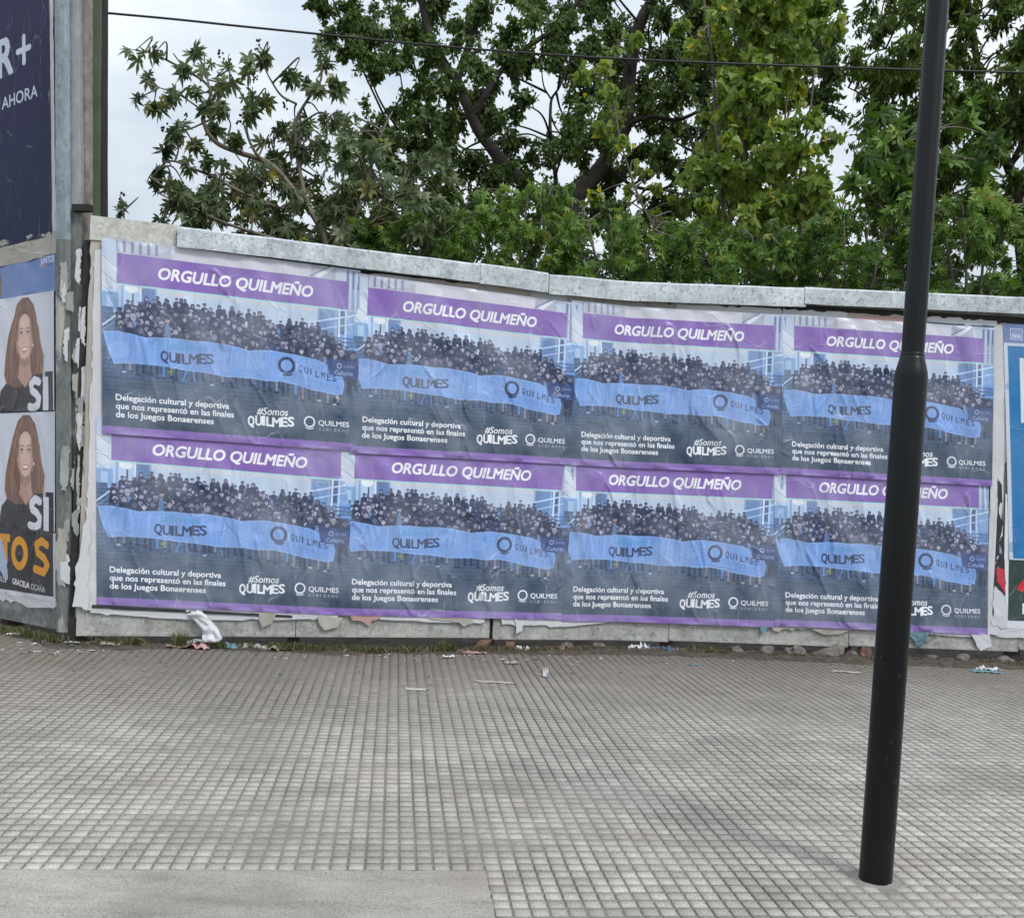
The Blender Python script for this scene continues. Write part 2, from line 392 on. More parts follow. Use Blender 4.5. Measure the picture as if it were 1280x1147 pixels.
class Canvas:
    def __init__(s, wmm, hmm, ppm, base):
        s.w, s.h, s.k = wmm, hmm, ppm
        s.a = np.empty((int(hmm * ppm), int(wmm * ppm), 3)); s.a[:] = np.array(base) / 255.0
    def _blend(s, x0, y0, m, c, alpha):
        m = m[..., None] * alpha
        reg = s.a[y0:y0 + m.shape[0], x0:x0 + m.shape[1]]
        reg[:] = reg * (1 - m) + np.array(c) / 255.0 * m
    def _box(s, x0, y0, x1, y1):
        H, W = s.a.shape[:2]
        return max(int(x0) - 1, 0), max(int(y0) - 1, 0), min(int(x1) + 2, W), min(int(y1) + 2, H)
    def poly(s, pts, c, alpha=1.0):
        P = np.array(pts, float) * s.k
        x0, y0, x1, y1 = s._box(P[:, 0].min(), P[:, 1].min(), P[:, 0].max(), P[:, 1].max())
        if x1 <= x0 or y1 <= y0: return
        m = 0
        for ox in (0.25, 0.75):
            for oy in (0.25, 0.75):
                X, Y = np.meshgrid(np.arange(x0, x1) + ox, np.arange(y0, y1) + oy)
                ins = np.zeros(X.shape, bool)
                for i in range(len(P)):
                    ax, ay = P[i]; bx, by = P[i - 1]
                    if ay == by: continue
                    cnd = ((ay > Y) != (by > Y)) & (X < (bx - ax) * (Y - ay) / (by - ay) + ax); ins ^= cnd
                m = m + ins * 0.25
        s._blend(x0, y0, m, c, alpha)
    def rect(s, x0, y0, x1, y1, c, alpha=1.0): s.poly([(x0, y0), (x1, y0), (x1, y1), (x0, y1)], c, alpha)
    def ell(s, cx, cy, rx, ry, c, alpha=1.0, rot=0.0):
        cx, cy, rx, ry = cx * s.k, cy * s.k, rx * s.k, ry * s.k; r = max(rx, ry)
        x0, y0, x1, y1 = s._box(cx - r, cy - r, cx + r, cy + r)
        if x1 <= x0 or y1 <= y0: return
        X, Y = np.meshgrid(np.arange(x0, x1) + .5 - cx, np.arange(y0, y1) + .5 - cy)
        ca, sa = math.cos(rot), math.sin(rot); X, Y = X * ca + Y * sa, -X * sa + Y * ca
        d = np.sqrt((X / rx) ** 2 + (Y / ry) ** 2)
        s._blend(x0, y0, np.clip((1 - d) * min(rx, ry) + .5, 0, 1), c, alpha)
    def line(s, pts, w, c, alpha=1.0):
        for (ax, ay), (bx, by) in zip(pts[:-1], pts[1:]):
            ax, ay, bx, by = ax * s.k, ay * s.k, bx * s.k, by * s.k; hw = w * s.k / 2
            x0, y0, x1, y1 = s._box(min(ax, bx) - hw, min(ay, by) - hw, max(ax, bx) + hw, max(ay, by) + hw)
            if x1 <= x0 or y1 <= y0: continue
            X, Y = np.meshgrid(np.arange(x0, x1) + .5, np.arange(y0, y1) + .5)
            L = (bx - ax) ** 2 + (by - ay) ** 2 + 1e-9
            t = np.clip(((X - ax) * (bx - ax) + (Y - ay) * (by - ay)) / L, 0, 1)
            d = np.hypot(X - ax - t * (bx - ax), Y - ay - t * (by - ay))
            s._blend(x0, y0, np.clip(hw - d + .5, 0, 1), c, alpha)
    def ring(s, cx, cy, r, w, c, alpha=1.0, a0=0, a1=360):
        pts = [(cx + r * math.cos(math.radians(a)), cy + r * math.sin(math.radians(a))) for a in np.linspace(a0, a1, 30)]
        s.line(pts, w, c, alpha)
    def text(s, txt, x, y, cap, c, width=None, bold=0.02, shear=0.0, rot=0.0, alpha=1.0, sx=1.12):
        """baseline-left at (x, y) mm, cap height cap mm, fitted to width mm"""
        T = glyph_tris(txt, bold).copy(); T[..., 0] -= T[..., 0].min()
        k = cap / CAPH; wx = width / T[..., 0].max() if width else k * sx
        X = T[..., 0] * wx; Y = T[..., 1] * k; X = X + shear * Y
        ca, sa = math.cos(rot), math.sin(rot)
        P = np.stack([x + X * ca - Y * sa * -1 * -1 if False else x + X * ca + Y * sa, y - Y * ca + X * sa], -1) * s.k
        x0, y0, x1, y1 = s._box(P[..., 0].min(), P[..., 1].min(), P[..., 0].max(), P[..., 1].max())
        if x1 <= x0 or y1 <= y0: return
        S = 3; m = np.zeros(((y1 - y0) * S, (x1 - x0) * S), bool)
        Q = (P - np.array([x0, y0])) * S
        be = bold * 0.72 * (P[..., 1].max() - P[..., 1].min() if False else cap / CAPH * s.k) * S
        sh = [(0, 0)] if be < 0.5 else [(be * math.cos(a), be * math.sin(a)) for a in np.arange(8) * math.pi / 4] + [(0, 0)]
        Q = np.concatenate([Q + np.array(o_) for o_ in sh]) if len(sh) > 1 else Q
        for t in Q:
            ax, ay = t.min(0); bx, by = t.max(0)
            i0, j0 = max(int(ax), 0), max(int(ay), 0); i1, j1 = min(int(bx) + 2, m.shape[1]), min(int(by) + 2, m.shape[0])
            if i1 <= i0 or j1 <= j0: continue
            GX = np.arange(i0, i1)[None, :] + .5; GY = np.arange(j0, j1)[:, None] + .5
            e = []
            for a, b2 in ((0, 1), (1, 2), (2, 0)):
                e.append((t[b2, 0] - t[a, 0]) * (GY - t[a, 1]) - (t[b2, 1] - t[a, 1]) * (GX - t[a, 0]))
            m[j0:j1, i0:i1] |= ((e[0] >= 0) & (e[1] >= 0) & (e[2] >= 0)) | ((e[0] <= 0) & (e[1] <= 0) & (e[2] <= 0))
        mm = m.reshape(y1 - y0, S, x1 - x0, S).mean((1, 3))
        s._blend(x0, y0, mm, c, alpha)
    def vgrad(s, y0, y1, c, a0, a1):
        j0, j1 = int(y0 * s.k), int(y1 * s.k); t = np.linspace(a0, a1, j1 - j0)[:, None, None]
        s.a[j0:j1] = s.a[j0:j1] * (1 - t) + np.array(c) / 255.0 * t
    def image(s, name):
        H, W = s.a.shape[:2]; im = bpy.data.images.new(name, W, H)
        px = np.ones((H, W, 4), np.float32); px[..., :3] = np.clip(s.a[::-1], 0, 1); im.pixels.foreach_set(px.ravel()); im.update(); im.pack()
        return im

def print_mat(name, im, haze=0.18, rough=0.36, gain=1.0, spec=0.4):
    """printed paper: flat print with paste haze and fine crumple"""
    m, nt, b = mat_new(name)
    t = nt.nodes.new('ShaderNodeTexImage'); t.image = im; t.interpolation = 'Cubic'; t.extension = 'EXTEND'
    uvn = N(nt, 'ShaderNodeUVMap', uv_map='uv'); nt.links.new(uvn.outputs[0], t.inputs['Vector'])
    p = pos(nt); p2 = pos(nt, (1, 1, 0.3))
    n1 = noise_t(nt, p, 3.0, 5, 0.6); n2 = noise_t(nt, p2, 14, 5, 0.65)
    hz = ramp(nt, n1, [(0.35, 0.0), (0.75, haze)]).outputs[0]
    c = mixc(nt, hz, t.outputs[0], (0.55, 0.6, 0.68))
    c = mixc(nt, ramp(nt, n2, [(0.62, 0.0), (0.75, 0.16)]).outputs[0], c, (0.6, 0.62, 0.66))
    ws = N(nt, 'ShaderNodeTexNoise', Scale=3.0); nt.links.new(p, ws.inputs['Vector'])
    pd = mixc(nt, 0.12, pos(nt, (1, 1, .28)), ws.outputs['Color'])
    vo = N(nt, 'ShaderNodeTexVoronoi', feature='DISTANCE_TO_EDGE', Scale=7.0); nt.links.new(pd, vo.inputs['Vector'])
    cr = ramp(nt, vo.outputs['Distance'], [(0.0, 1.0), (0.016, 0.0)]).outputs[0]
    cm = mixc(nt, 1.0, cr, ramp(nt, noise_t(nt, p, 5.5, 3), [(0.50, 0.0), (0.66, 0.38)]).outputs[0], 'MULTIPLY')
    c = mixc(nt, cm, c, (0.62, 0.63, 0.68))  # worn fold lines, also painting in the pale glints of glossy wrinkles
    if gain != 1.0: c = mixc(nt, 1.0, c, (gain, gain, gain), 'MULTIPLY')
    nt.links.new(c, b.inputs['Base Color']); b.inputs['Roughness'].default_value = rough
    b.inputs['Specular IOR Level'].default_value = spec
    hh = mixc(nt, 0.5, n2, cr); bump(nt, b, hh, 0.5, 0.006)
    return m

def crowd_poster():
    c = Canvas(1480, 1100, 0.74, (206, 217, 236)); r = random.Random(3)
    W8 = (246, 247, 252)
    # building behind: facades, windows, stairs
    c.rect(0, 0, 1480, 80, (188, 190, 206)); c.poly([(60, 0), (400, 0), (330, 50), (120, 80), (60, 60)], (206, 208, 222))
    for x in range(70, 330, 44): c.rect(x, 6, x + 16, 70, (120, 136, 170), .8)
    c.poly([(380, 0), (1180, 0), (1180, 80), (380, 80)], (222, 222, 232))
    c.poly([(1190, 60), (1290, 0), (1330, 0), (1230, 80)], (236, 240, 248)); c.line([(1180, 70), (1310, -8)], 8, (120, 130, 160))
    c.rect(1330, 0, 1480, 300, (206, 216, 236))
    for x in (1395, 1428, 1458): c.rect(x, 10, x + 20, 250, (150, 168, 204)); c.rect(x + 5, 20, x + 14, 120, (92, 112, 156))
    c.rect(0, 0, 80, 420, (200, 212, 234)); c.poly([(0, 90), (80, 150), (80, 330), (0, 300)], (222, 230, 244))
    for y in (100, 190, 268): c.line([(0, y), (84, y + 62)], 5, (160, 176, 208)); c.line([(0, y + 9), (84, y + 71)], 4, W8)
    c.rect(0, 300, 90, 400, (150, 180, 214)); c.rect(24, 318, 62, 396, (196, 214, 236)); c.rect(0, 384, 60, 410, (90, 110, 140))
    c.rect(105, 256, 330, 420, (150, 172, 210)); c.rect(118, 262, 205, 400, (204, 214, 232)); c.rect(212, 262, 290, 380, (116, 140, 184))
    c.rect(205, 256, 216, 420, W8)
    c.rect(300, 256, 1240, 420, (214, 218, 228))
    for x in range(330, 1240, 60): c.line([(x, 256), (x + r.uniform(-6, 6), 420)], 3, (190, 196, 212), .6)
    c.rect(1225, 256, 1480, 560, (150, 176, 214)); c.rect(1235, 262, 1330, 480, (122, 148, 190)); c.rect(1345, 262, 1400, 400, (86, 108, 148))
    c.rect(1395, 400, 1480, 520, (128, 166, 220)); c.rect(1410, 416, 1480, 470, (108, 146, 204)); c.rect(1350, 256, 1362, 470, W8)
    c.line([(1200, 345), (1480, 270)], 10, (228, 236, 248)); c.line([(1180, 400), (1480, 320)], 8, (200, 216, 240)); c.rect(1390, 262, 1402, 560, (214, 226, 246))
    # steps below
    c.rect(0, 500, 1480, 1100, (84, 103, 128)); c.rect(0, 410, 120, 540, (96, 118, 146))
    for i, y in enumerate(range(420, 1060, 24)):
        c.rect(0, y, 1480, y + 5, (52, 70, 94), .8); c.rect(0, y + 6, 1480, y + 10, (112, 132, 158), .45)
        for _ in range(16):
            x = r.uniform(0, 1480); c.rect(x, y, x + r.uniform(20, 90), y + 20, r.choice([(60, 80, 106), (100, 122, 148), (74, 94, 120)]), .35)
    c.vgrad(700, 1056, (50, 66, 86), 0.0, 0.93)
    c.line([(0, 492), (110, 398)], 9, (232, 238, 246)); c.line([(0, 520), (100, 440)], 5, (150, 168, 196))
    c.line([(168, 300), (168, 470)], 8, (46, 52, 70)); c.ell(160, 268, 38, 26, (250, 251, 255))
    # the crowd, back rows first
    def top(x): return np.interp(x, [75, 110, 170, 290, 420, 640, 860, 960, 1100, 1220, 1300, 1400, 1470], [432, 372, 344, 304, 318, 332, 338, 362, 352, 366, 412, 500, 480])
    def ban(x): return np.interp(x, [0, 150, 290, 480, 700, 820, 950, 1150, 1270, 1480], [520, 520, 540, 530, 536, 556, 545, 566, 574, 560])
    def person(x, y, k, front=False):
        dark = r.choice([(34, 40, 60), (42, 48, 72), (28, 34, 52), (52, 60, 88), (38, 44, 66), (30, 36, 56), (66, 76, 108)])
        if r.random() < 0.045: dark = r.choice([(92, 88, 112), (70, 66, 92), (112, 140, 182)])
        sk = r.choice([(182, 166, 178), (198, 184, 196), (160, 146, 164), (134, 122, 144), (188, 174, 188), (214, 206, 218), (108, 102, 128), (96, 92, 118)])
        hair = r.choice([(28, 30, 44), (36, 36, 52), (50, 46, 60), (24, 28, 42), (80, 70, 84)])
        w = 27 * k
        c.poly([(x - w, y + 90 * k), (x - w, y + 34 * k), (x - w * .72, y + 20 * k), (x - 6 * k, y + 14 * k), (x + 6 * k, y + 14 * k), (x + w * .72, y + 20 * k), (x + w, y + 34 * k), (x + w, y + 90 * k)], dark)
        if r.random() < .4: c.ell(x, y + 5 * k, 15 * k, 19 * k, hair)
        c.rect(x - 5 * k, y + 6 * k, x + 5 * k, y + 19 * k, tuple(int(v * .8) for v in sk))
        c.ell(x, y, 11 * k, 14.5 * k, sk)
        c.ell(x, y - 6.5 * k, 12.4 * k, 9.5 * k, hair if r.random() > .14 else r.choice([(28, 30, 46), (176, 172, 188)]))
        c.ell(x, y + 1.5 * k, 8.8 * k, 8.4 * k, sk)
        c.rect(x - 7 * k, y - 1.5 * k, x + 7 * k, y + 1.5 * k, (66, 50, 60), .55); c.rect(x - 3.5 * k, y + 6.5 * k, x + 3.5 * k, y + 8.5 * k, (110, 62, 66), .6)
        if r.random() < .25: c.ell(x, y + 8.5 * k, 8 * k, 6 * k, (52, 42, 52), .75)
        if r.random() < .45: c.ell(x + 12 * k, y + 36 * k, 3.4 * k, 3 * k, (206, 208, 224), .8)
    for row in range(8):
        x = 84 + r.uniform(0, 20)
        while x < 1405:
            t, bb = top(x), ban(x) - 34
            y = t + (bb - t) * (row / 7.0) + r.uniform(-19, 19)
            person(x, y, (0.72 + 0.085 * row) * r.uniform(.85, 1.2)); x += r.choice([24, 31, 38, 47, 58]) + r.uniform(-3, 5) + row * 2
    for x in (150, 312, 398, 560, 760, 850, 1020, 1225, 1370): person(x + r.uniform(-8, 8), ban(x) - 52, 1.3, True)
    c.poly([(344, 540), (342, 478), (354, 450), (368, 456), (378, 540)], (104, 130, 168)); c.ell(362, 424, 13, 17, (190, 156, 150)); c.ell(362, 412, 15, 11, (40, 32, 38))
    person(1445, 520, 1.45)
    # legs and shoes below the banner
    for x in list(range(110, 1400, 38)):
        x += r.uniform(-10, 10); yb = np.interp(x, [60, 450, 850, 1200, 1400], [690, 700, 716, 756, 776]); ln = r.uniform(38, 66)
        q = r.random(); lc = (38, 44, 64) if q < .78 else ((170, 146, 150) if q < .94 else (104, 150, 210))
        c.poly([(x - 8, yb - 30), (x + 8, yb - 30), (x + 6, yb + ln), (x - 5, yb + ln)], lc, .9)
        c.ell(x + 3, yb + ln + 3, 13, 6, r.choice([(24, 28, 42), (40, 44, 60), (196, 202, 218)]), .9)
    c.ell(372, 722, 16, 8, (150, 180, 40), .8)
    for px in ((470, 690, 448, 760), (500, 690, 510, 760)): c.line([(px[0], px[1]), (px[2], px[3])], 12, (96, 136, 190))
    c.poly([(1415, 630), (1474, 630), (1472, 770), (1446, 770), (1442, 690), (1436, 770), (1408, 770)], (38, 42, 58))
    # the light blue banner
    B = [(8, 524), (80, 518), (160, 526), (230, 540), (292, 534), (360, 530), (430, 527), (520, 532), (610, 528), (697, 535), (770, 545), (822, 556), (880, 548), (947, 541), (1020, 546), (1090, 552), (1151, 560), (1230, 572), (1300, 600), (1372, 618), (1392, 700), (1384, 760), (1340, 770), (1270, 758), (1198, 752), (1110, 730), (1010, 716), (920, 722), (838, 714), (697, 718), (560, 706), (446, 702), (340, 690), (243, 690), (150, 690), (66, 700), (40, 640), (24, 590)]
    c.poly(B, (134, 168, 222)); c.line(B + B[:1], 5, (178, 204, 240), .8)
    for i in range(95):
        x = r.uniform(40, 1360); y0 = ban(x) + 8; L = r.uniform(60, 150); dx = r.uniform(-26, 26)
        c.line([(x, y0), (x + dx * .5, y0 + L * .5), (x + dx, y0 + L)], r.uniform(3, 14), r.choice([(176, 202, 240), (166, 194, 236), (98, 136, 196), (108, 146, 204), (200, 218, 246)]), .30)
    for p_ in ((90, 620, 60, 46), (860, 630, 60, 34), (660, 600, 46, 30)): c.ell(*p_, (156, 188, 236), .5)
    c.text('#Somos', 366, 592, 42, (88, 158, 200), 212, .012, .25, -.02)
    for i, (ch, dx, dy) in enumerate(zip('QUILMES', (0, 48, 92, 118, 158, 214, 256), (0, 4, 6, 5, 2, -4, -8))):
        c.text(ch, 322 + dx, 662 + dy, 56, (44, 52, 80), {'I': 17, 'M': 52}.get(ch, 42), .03)
    c.ring(1045, 620, 43, 17, (44, 54, 88)); c.ring(1045, 608, 70, 8, (44, 54, 88), 1, 62, 108)
    for i, ch in enumerate('QUILMES'):
        c.text(ch, 1118 + i * 34, 648 + i * 7 + (i % 2) * 3, 38, (48, 56, 92), 22 if ch != 'I' else 7, .012)
    for i, ch in enumerate('GOBIERNO'): c.text(ch, 1130 + i * 30, 694 + i * 6, 20, (92, 124, 184), 13 if ch != 'I' else 4, .0, alpha=.8)
    c.poly([(1278, 552), (1474, 562), (1470, 668), (1300, 650)], (54, 74, 124)); c.line([(1278, 552), (1300, 650)], 5, (120, 160, 210))
    c.ring(1362, 592, 13, 5, (196, 206, 228)); c.text('QUILMES', 1388, 600, 15, (190, 200, 224), 66, .01)
    c.text('Culturas', 1334, 646, 26, (178, 190, 220), 112, .02)
    # the photo is soft and grainy in print
    for _ in range(2):
        b_ = c.a.copy(); b_[1:-1, 1:-1] = (c.a[1:-1, 1:-1] * 2 + c.a[:-2, 1:-1] + c.a[2:, 1:-1] + c.a[1:-1, :-2] + c.a[1:-1, 2:]) / 6; c.a = b_
    gr = np.random.default_rng(8); H_, W_ = c.a.shape[:2]; lo_ = gr.normal(0, 1, (H_ // 6 + 2, W_ // 6 + 2)); lo_ = np.kron(lo_, np.ones((6, 6)))[:H_, :W_]
    m_ = np.zeros((H_, W_)); m_[int(280 * c.k):int(780 * c.k)] = 1
    lum = c.a.mean(-1); dk_ = (np.clip((.5 - lum) * 3, 0, 1) * m_ * .36)[..., None]; c.a = c.a * (1 - dk_) + np.array((66, 80, 116)) / 255. * dk_; c.a = c.a * (1 + (gr.normal(0, .05, (H_, W_)) + lo_ * .05) * m_ * np.where(lum > .45, .35, 1.2))[..., None]
    c.a = c.a * (1 + m_[..., None] * np.array((-.07, -.01, .05)))
    c.vgrad(0, 1056, (110, 128, 160), 0.06, 0.06)
    # header band, captions, logos
    c.rect(81, 78, 1407, 248, (138, 106, 184)); c.rect(81, 248, 1407, 257, (174, 226, 226))
    c.text('ORGULLO QUILMEÑO', 303, 197, 64, W8, 885, .048, .2)
    for i, t in enumerate(('Delegación cultural y deportiva', 'que nos representó en las finales', 'de los Juegos Bonaerenses')):
        c.text(t, 74, 906 + i * 48, 33, W8, (636, 664, 548)[i], .04)
    c.text('#Somos', 872, 924, 42, W8, 182, .022, .22, -.02)
    for i, (ch, dx, dy) in enumerate(zip('QUILMES', (0, 44, 84, 108, 144, 196, 236), (4, 0, -2, 0, 2, -3, -8))):
        c.text(ch, 822 + dx, 988 + dy, 54, W8, {'I': 15, 'M': 48}.get(ch, 36), .045)
    c.ring(1188, 944, 30, 9, W8); c.ring(1188, 936, 50, 5, W8, 1, 62, 118)
    c.text('QUILMES', 1242, 960, 30, W8, 186, .026)
    for i, ch in enumerate('GOBIERNO'): c.text(ch, 1244 + i * 24, 992, 18, (220, 226, 238), 13 if ch != 'I' else 3, .0, alpha=.9)
    c.rect(0, 1056, 1480, 1100, (138, 106, 184)); 
    g = np.random.default_rng(2).normal(0, .012, c.a.shape[:2])[..., None]; c.a = c.a + g
    return c.image('crowd_poster_print')

def portrait_poster():
    c = Canvas(700, 740, 0.7, (200, 202, 218)); r = random.Random(5)
    c.ell(150, 200, 260, 300, (214, 216, 230), .5)
    c.poly([(10, 740), (50, 600), (130, 540), (250, 500), (440, 500), (540, 560), (620, 640), (660, 740)], (30, 27, 32))
    c.poly([(215, 120), (250, 50), (320, 14), (400, 18), (462, 70), (500, 160), (520, 260), (548, 350), (566, 430), (552, 510), (500, 560), (420, 580), (220, 585), (120, 560), (84, 500), (96, 400), (124, 320), (150, 250), (180, 180)], (92, 58, 46))
    for i in range(420):
        side = r.choice([-1, 1]); u = r.random(); x0 = 345 + side * (10 + 70 * u); x1 = 345 + side * (108 + 60 * u + r.uniform(-14, 14)); x2 = 345 + side * (130 + 110 * u * r.uniform(.7, 1.1)); y2 = r.uniform(430, 570)
        cc = r.choice([(122, 80, 60), (150, 104, 78), (72, 44, 38), (56, 34, 32), (104, 66, 50), (176, 128, 98)])
        pts = [(x0, 30 + 30 * u), (x1, 180 + 40 * u), (x1 + side * 14, 300), (x2, 380 + 20 * u), (x2 + side * r.uniform(-20, 12), y2)]
        c.line(pts, r.uniform(2, 5), cc, .38)
    c.poly([(285, 360), (412, 360), (420, 470), (440, 520), (350, 590), (262, 520), (282, 470)], (176, 130, 112))
    c.ell(345, 420, 66, 40, (128, 86, 74), .55)
    c.ell(346, 264, 99, 144, (210, 166, 146))
    for k in range(14): c.ell(346 + 74 + k, 270, 26, 110, (166, 116, 98), .06); c.ell(346 - 78 - k, 270, 26, 110, (172, 122, 104), .06)
    for k in range(10): c.ell(340, 180, 64 - 4 * k, 44 - 3 * k, (232, 196, 176), .07); c.ell(296, 300, 32 - 2 * k, 26 - 2 * k, (226, 160, 142), .07); c.ell(392, 300, 28 - 2 * k, 26 - 2 * k, (220, 154, 138), .07)
    for k in range(6): c.ell(345, 385, 40 - 5 * k, 20 - 2 * k, (222, 178, 158), .1)
    c.poly([(248, 300), (240, 180), (262, 110), (330, 60), (316, 96), (276, 150), (260, 220)], (84, 52, 42)); c.poly([(446, 300), (452, 180), (430, 110), (352, 60), (378, 96), (416, 150), (434, 220)], (92, 58, 46))
    for i in range(60):
        side = r.choice([-1, 1]); c.line([(345 + side * 8, 56), (345 + side * r.uniform(62, 84), 140), (345 + side * r.uniform(88, 104), 290)], 3, r.choice([(126, 82, 62), (66, 40, 34), (156, 110, 84)]), .4)
    for ex, sd in ((304, -1), (390, 1)):
        c.ell(ex, 240, 28, 17, (160, 112, 96), .5); c.ell(ex, 243, 17, 7.5, (236, 228, 226)); c.ell(ex, 242, 8, 8, (74, 60, 52)); c.ell(ex, 242, 3.5, 3.5, (20, 16, 18)); c.line([(ex - 20, 240), (ex - 6, 233), (ex + 10, 233), (ex + 20, 240)], 5, (52, 34, 32), .9)
        c.line([(ex - 24, 216), (ex, 208), (ex + 24, 214)], 7, (104, 70, 56), .8); c.ell(ex, 258, 20, 5, (178, 130, 114), .5)
    for k in range(5): c.ell(348, 292, 20 - 2 * k, 14 - 2 * k, (222, 176, 158), .15)
    c.line([(362, 236), (366, 282)], 9, (176, 126, 108), .35); c.ell(336, 303, 6, 4, (130, 80, 70), .7); c.ell(360, 303, 6, 4, (130, 80, 70), .7)
    c.poly([(300, 336), (326, 330), (348, 333), (372, 330), (398, 336), (376, 362), (348, 370), (322, 362)], (186, 92, 88)); c.poly([(308, 338), (348, 338), (390, 338), (370, 352), (348, 356), (326, 352)], (244, 238, 236))
    c.line([(278, 300), (290, 330), (294, 356)], 5, (168, 118, 102), .4); c.line([(418, 300), (406, 330), (402, 356)], 5, (160, 110, 96), .45)
    c.ell(448, 326, 6, 10, (236, 236, 240))
    for _ in range(2):
        b_ = c.a.copy(); b_[1:-1, 1:-1] = (c.a[1:-1, 1:-1] * 2 + c.a[:-2, 1:-1] + c.a[2:, 1:-1] + c.a[1:-1, :-2] + c.a[1:-1, 2:]) / 6; c.a = b_
    c.poly([(420, 520), (690, 500), (690, 740), (420, 740)], (30, 27, 32), .0)
    c.poly([(470, 515), (560, 505), (560, 560), (590, 560), (590, 500), (684, 500), (684, 740), (360, 740), (360, 640)], (30, 27, 32))
    Wt = (216, 218, 232)
    c.line([(520, 560), (470, 546), (428, 572), (436, 612), (486, 632), (520, 660), (512, 704), (460, 722), (404, 712)], 50, Wt)
    c.rect(566, 530, 628, 745, Wt); c.rect(628, 530, 634, 745, (30, 27, 32)); c.rect(684, 480, 700, 740, (206, 208, 222))
    c.ring(0, 690, 24, 14, (224, 226, 236)); c.a = np.clip(c.a, 0, 1) ** .72
    return c.image('portrait_poster_print')

def misc_prints():
    out = {}
    # purple billboard sheet, 1600 x 2200 mm, right edge at x=1600
    c = Canvas(1600, 2200, 0.45, (60, 54, 88)); r = random.Random(9)
    c.vgrad(0, 2200, (38, 50, 76), 0.0, 0.75); c.vgrad(0, 800, (70, 54, 86), 0.55, 0.0)
    for i in range(26):
        x, y = r.uniform(900, 1600), r.uniform(0, 2200); c.line([(x, y), (x - 130, y + 40), (x - 260, y + 110)], r.uniform(4, 9), (30, 28, 54), .5)
    Wt = (214, 222, 236)
    c.rect(0, 0, 1600, 4, (30, 30, 50))
    c.text('R', 992, 1040, 262, Wt, 183, .045)
    c.line([(1232, 912), (1372, 912)], 42, Wt); c.line([(1302, 826), (1302, 998)], 42, Wt)
    c.text('AHORA', 1033, 1262, 80, Wt, 424, .02)
    out['purple'] = c.image('purple_sheet_print')
    # light blue sheet with small word
    c = Canvas(700, 235, 0.8, (106, 134, 188)); c.vgrad(0, 235, (84, 108, 168), 0.5, 0.0)
    for i in range(8): x = r.uniform(0, 700); c.ell(x, r.uniform(0, 235), 60, 30, (130, 156, 204), .25)
    c.text('JUNTOS', 530, 62, 36, (236, 240, 250), 156, .02); c.line([(534, 76), (600, 76)], 5, (230, 120, 60)); c.line([(600, 76), (670, 76)], 5, (60, 60, 110))
    c.ell(-6, 150, 60, 110, (110, 72, 56)); c.ell(-8, 160, 46, 74, (206, 160, 142))
    out['blue_small'] = c.image('blue_sheet_print')
    # dark sheet with orange letters
    c = Canvas(700, 400, 0.8, (60, 56, 58))
    for i in range(16): x = r.uniform(0, 700); c.poly([(x, 20), (x + 90, 20), (x + 60, 400), (x - 50, 400)], r.choice([(84, 80, 82), (48, 44, 48), (36, 34, 38)]), .4)
    c.rect(0, 0, 700, 400, (44, 42, 48), .3); c.rect(0, 372, 700, 400, (214, 216, 224)); c.rect(672, 0, 700, 400, (206, 208, 218))
    O = (228, 156, 44)
    c.rect(8, 30, 150, 78, O); c.rect(64, 30, 116, 232, O)
    c.ring(268, 140, 78, 50, O); c.line([(600, 74), (540, 52), (470, 76), (486, 124), (560, 150), (602, 190), (560, 236), (456, 222)], 48, O)
    c.poly([(0, 90), (40, 60), (110, 200), (130, 300), (100, 320), (0, 240)], (176, 190, 214)); 
    c.text('NTILLI', -46, 320, 32, (226, 228, 232), 146, .01, 0, .06); c.text('GRACIELA', 178, 330, 34, (240, 240, 244), 216, .045, 0, .06); c.text('OCAÑA', 410, 346, 34, (230, 230, 236), 170, .0, 0, .06)
    out['orange'] = c.image('orange_letters_print')
    # right: blue list poster 1500 x 1560 ; header strip with list number
    c = Canvas(1500, 1600, 0.45, (206, 212, 228)); c.rect(0, 0, 1500, 130, (112, 132, 184)); 
    c.rect(28, 150, 1472, 1590, (22, 116, 178))
    for i in range(60): c.ell(r.uniform(30, 1470), r.uniform(160, 1580), r.uniform(10, 90), r.uniform(8, 40), r.choice([(34, 128, 188), (14, 104, 166), (46, 138, 194)]), .3)
    for i in range(14): x, y = r.uniform(40, 400), r.uniform(700, 1100); c.ell(x, y, 6, 6, (90, 170, 210), .8)
    c.rect(110, 228, 1390, 668, (222, 226, 236)); 
    c.ring(0, 0, 1, 1, (0, 0, 0), 0)
    c.line([(50, 34), (130, 34), (130, 104), (50, 104), (50, 34)], 5, (222, 228, 242)); c.text('LISTA', 62, 60, 16, (228, 232, 244), 56, .01); c.text('506', 60, 94, 27, (236, 240, 250), 62, .04)
    for k in range(9): c.line([(150 + k * 34, 270 + (k % 3) * 10), (150 + k * 34, 640)], 6, (70, 76, 96), .8)
    out['list'] = c.image('blue_list_print')
    # right lower: dark sheet with red bars
    c = Canvas(1500, 900, 0.5, (222, 224, 232)); c.rect(36, 20, 1464, 850, (34, 32, 38))
    c.ell(110, 80, 90, 80, (112, 84, 76)); c.ell(110, 40, 96, 50, (60, 46, 44)); c.poly([(36, 160), (150, 130), (230, 300), (260, 850), (36, 850)], (40, 62, 54))
    c.text('A', 118, 150, 110, (236, 236, 240), 120, .05); c.rect(128, 185, 1464, 300, (208, 30, 52)); c.rect(128, 330, 1464, 400, (44, 40, 46))
    c.poly([(100, 620), (220, 480), (220, 540), (1464, 540), (1464, 680), (220, 680), (100, 640)], (206, 28, 50)); c.text('FA', 140, 800, 66, (236, 236, 240), 110, .05)
    out['dark'] = c.image('dark_red_print')
    return out

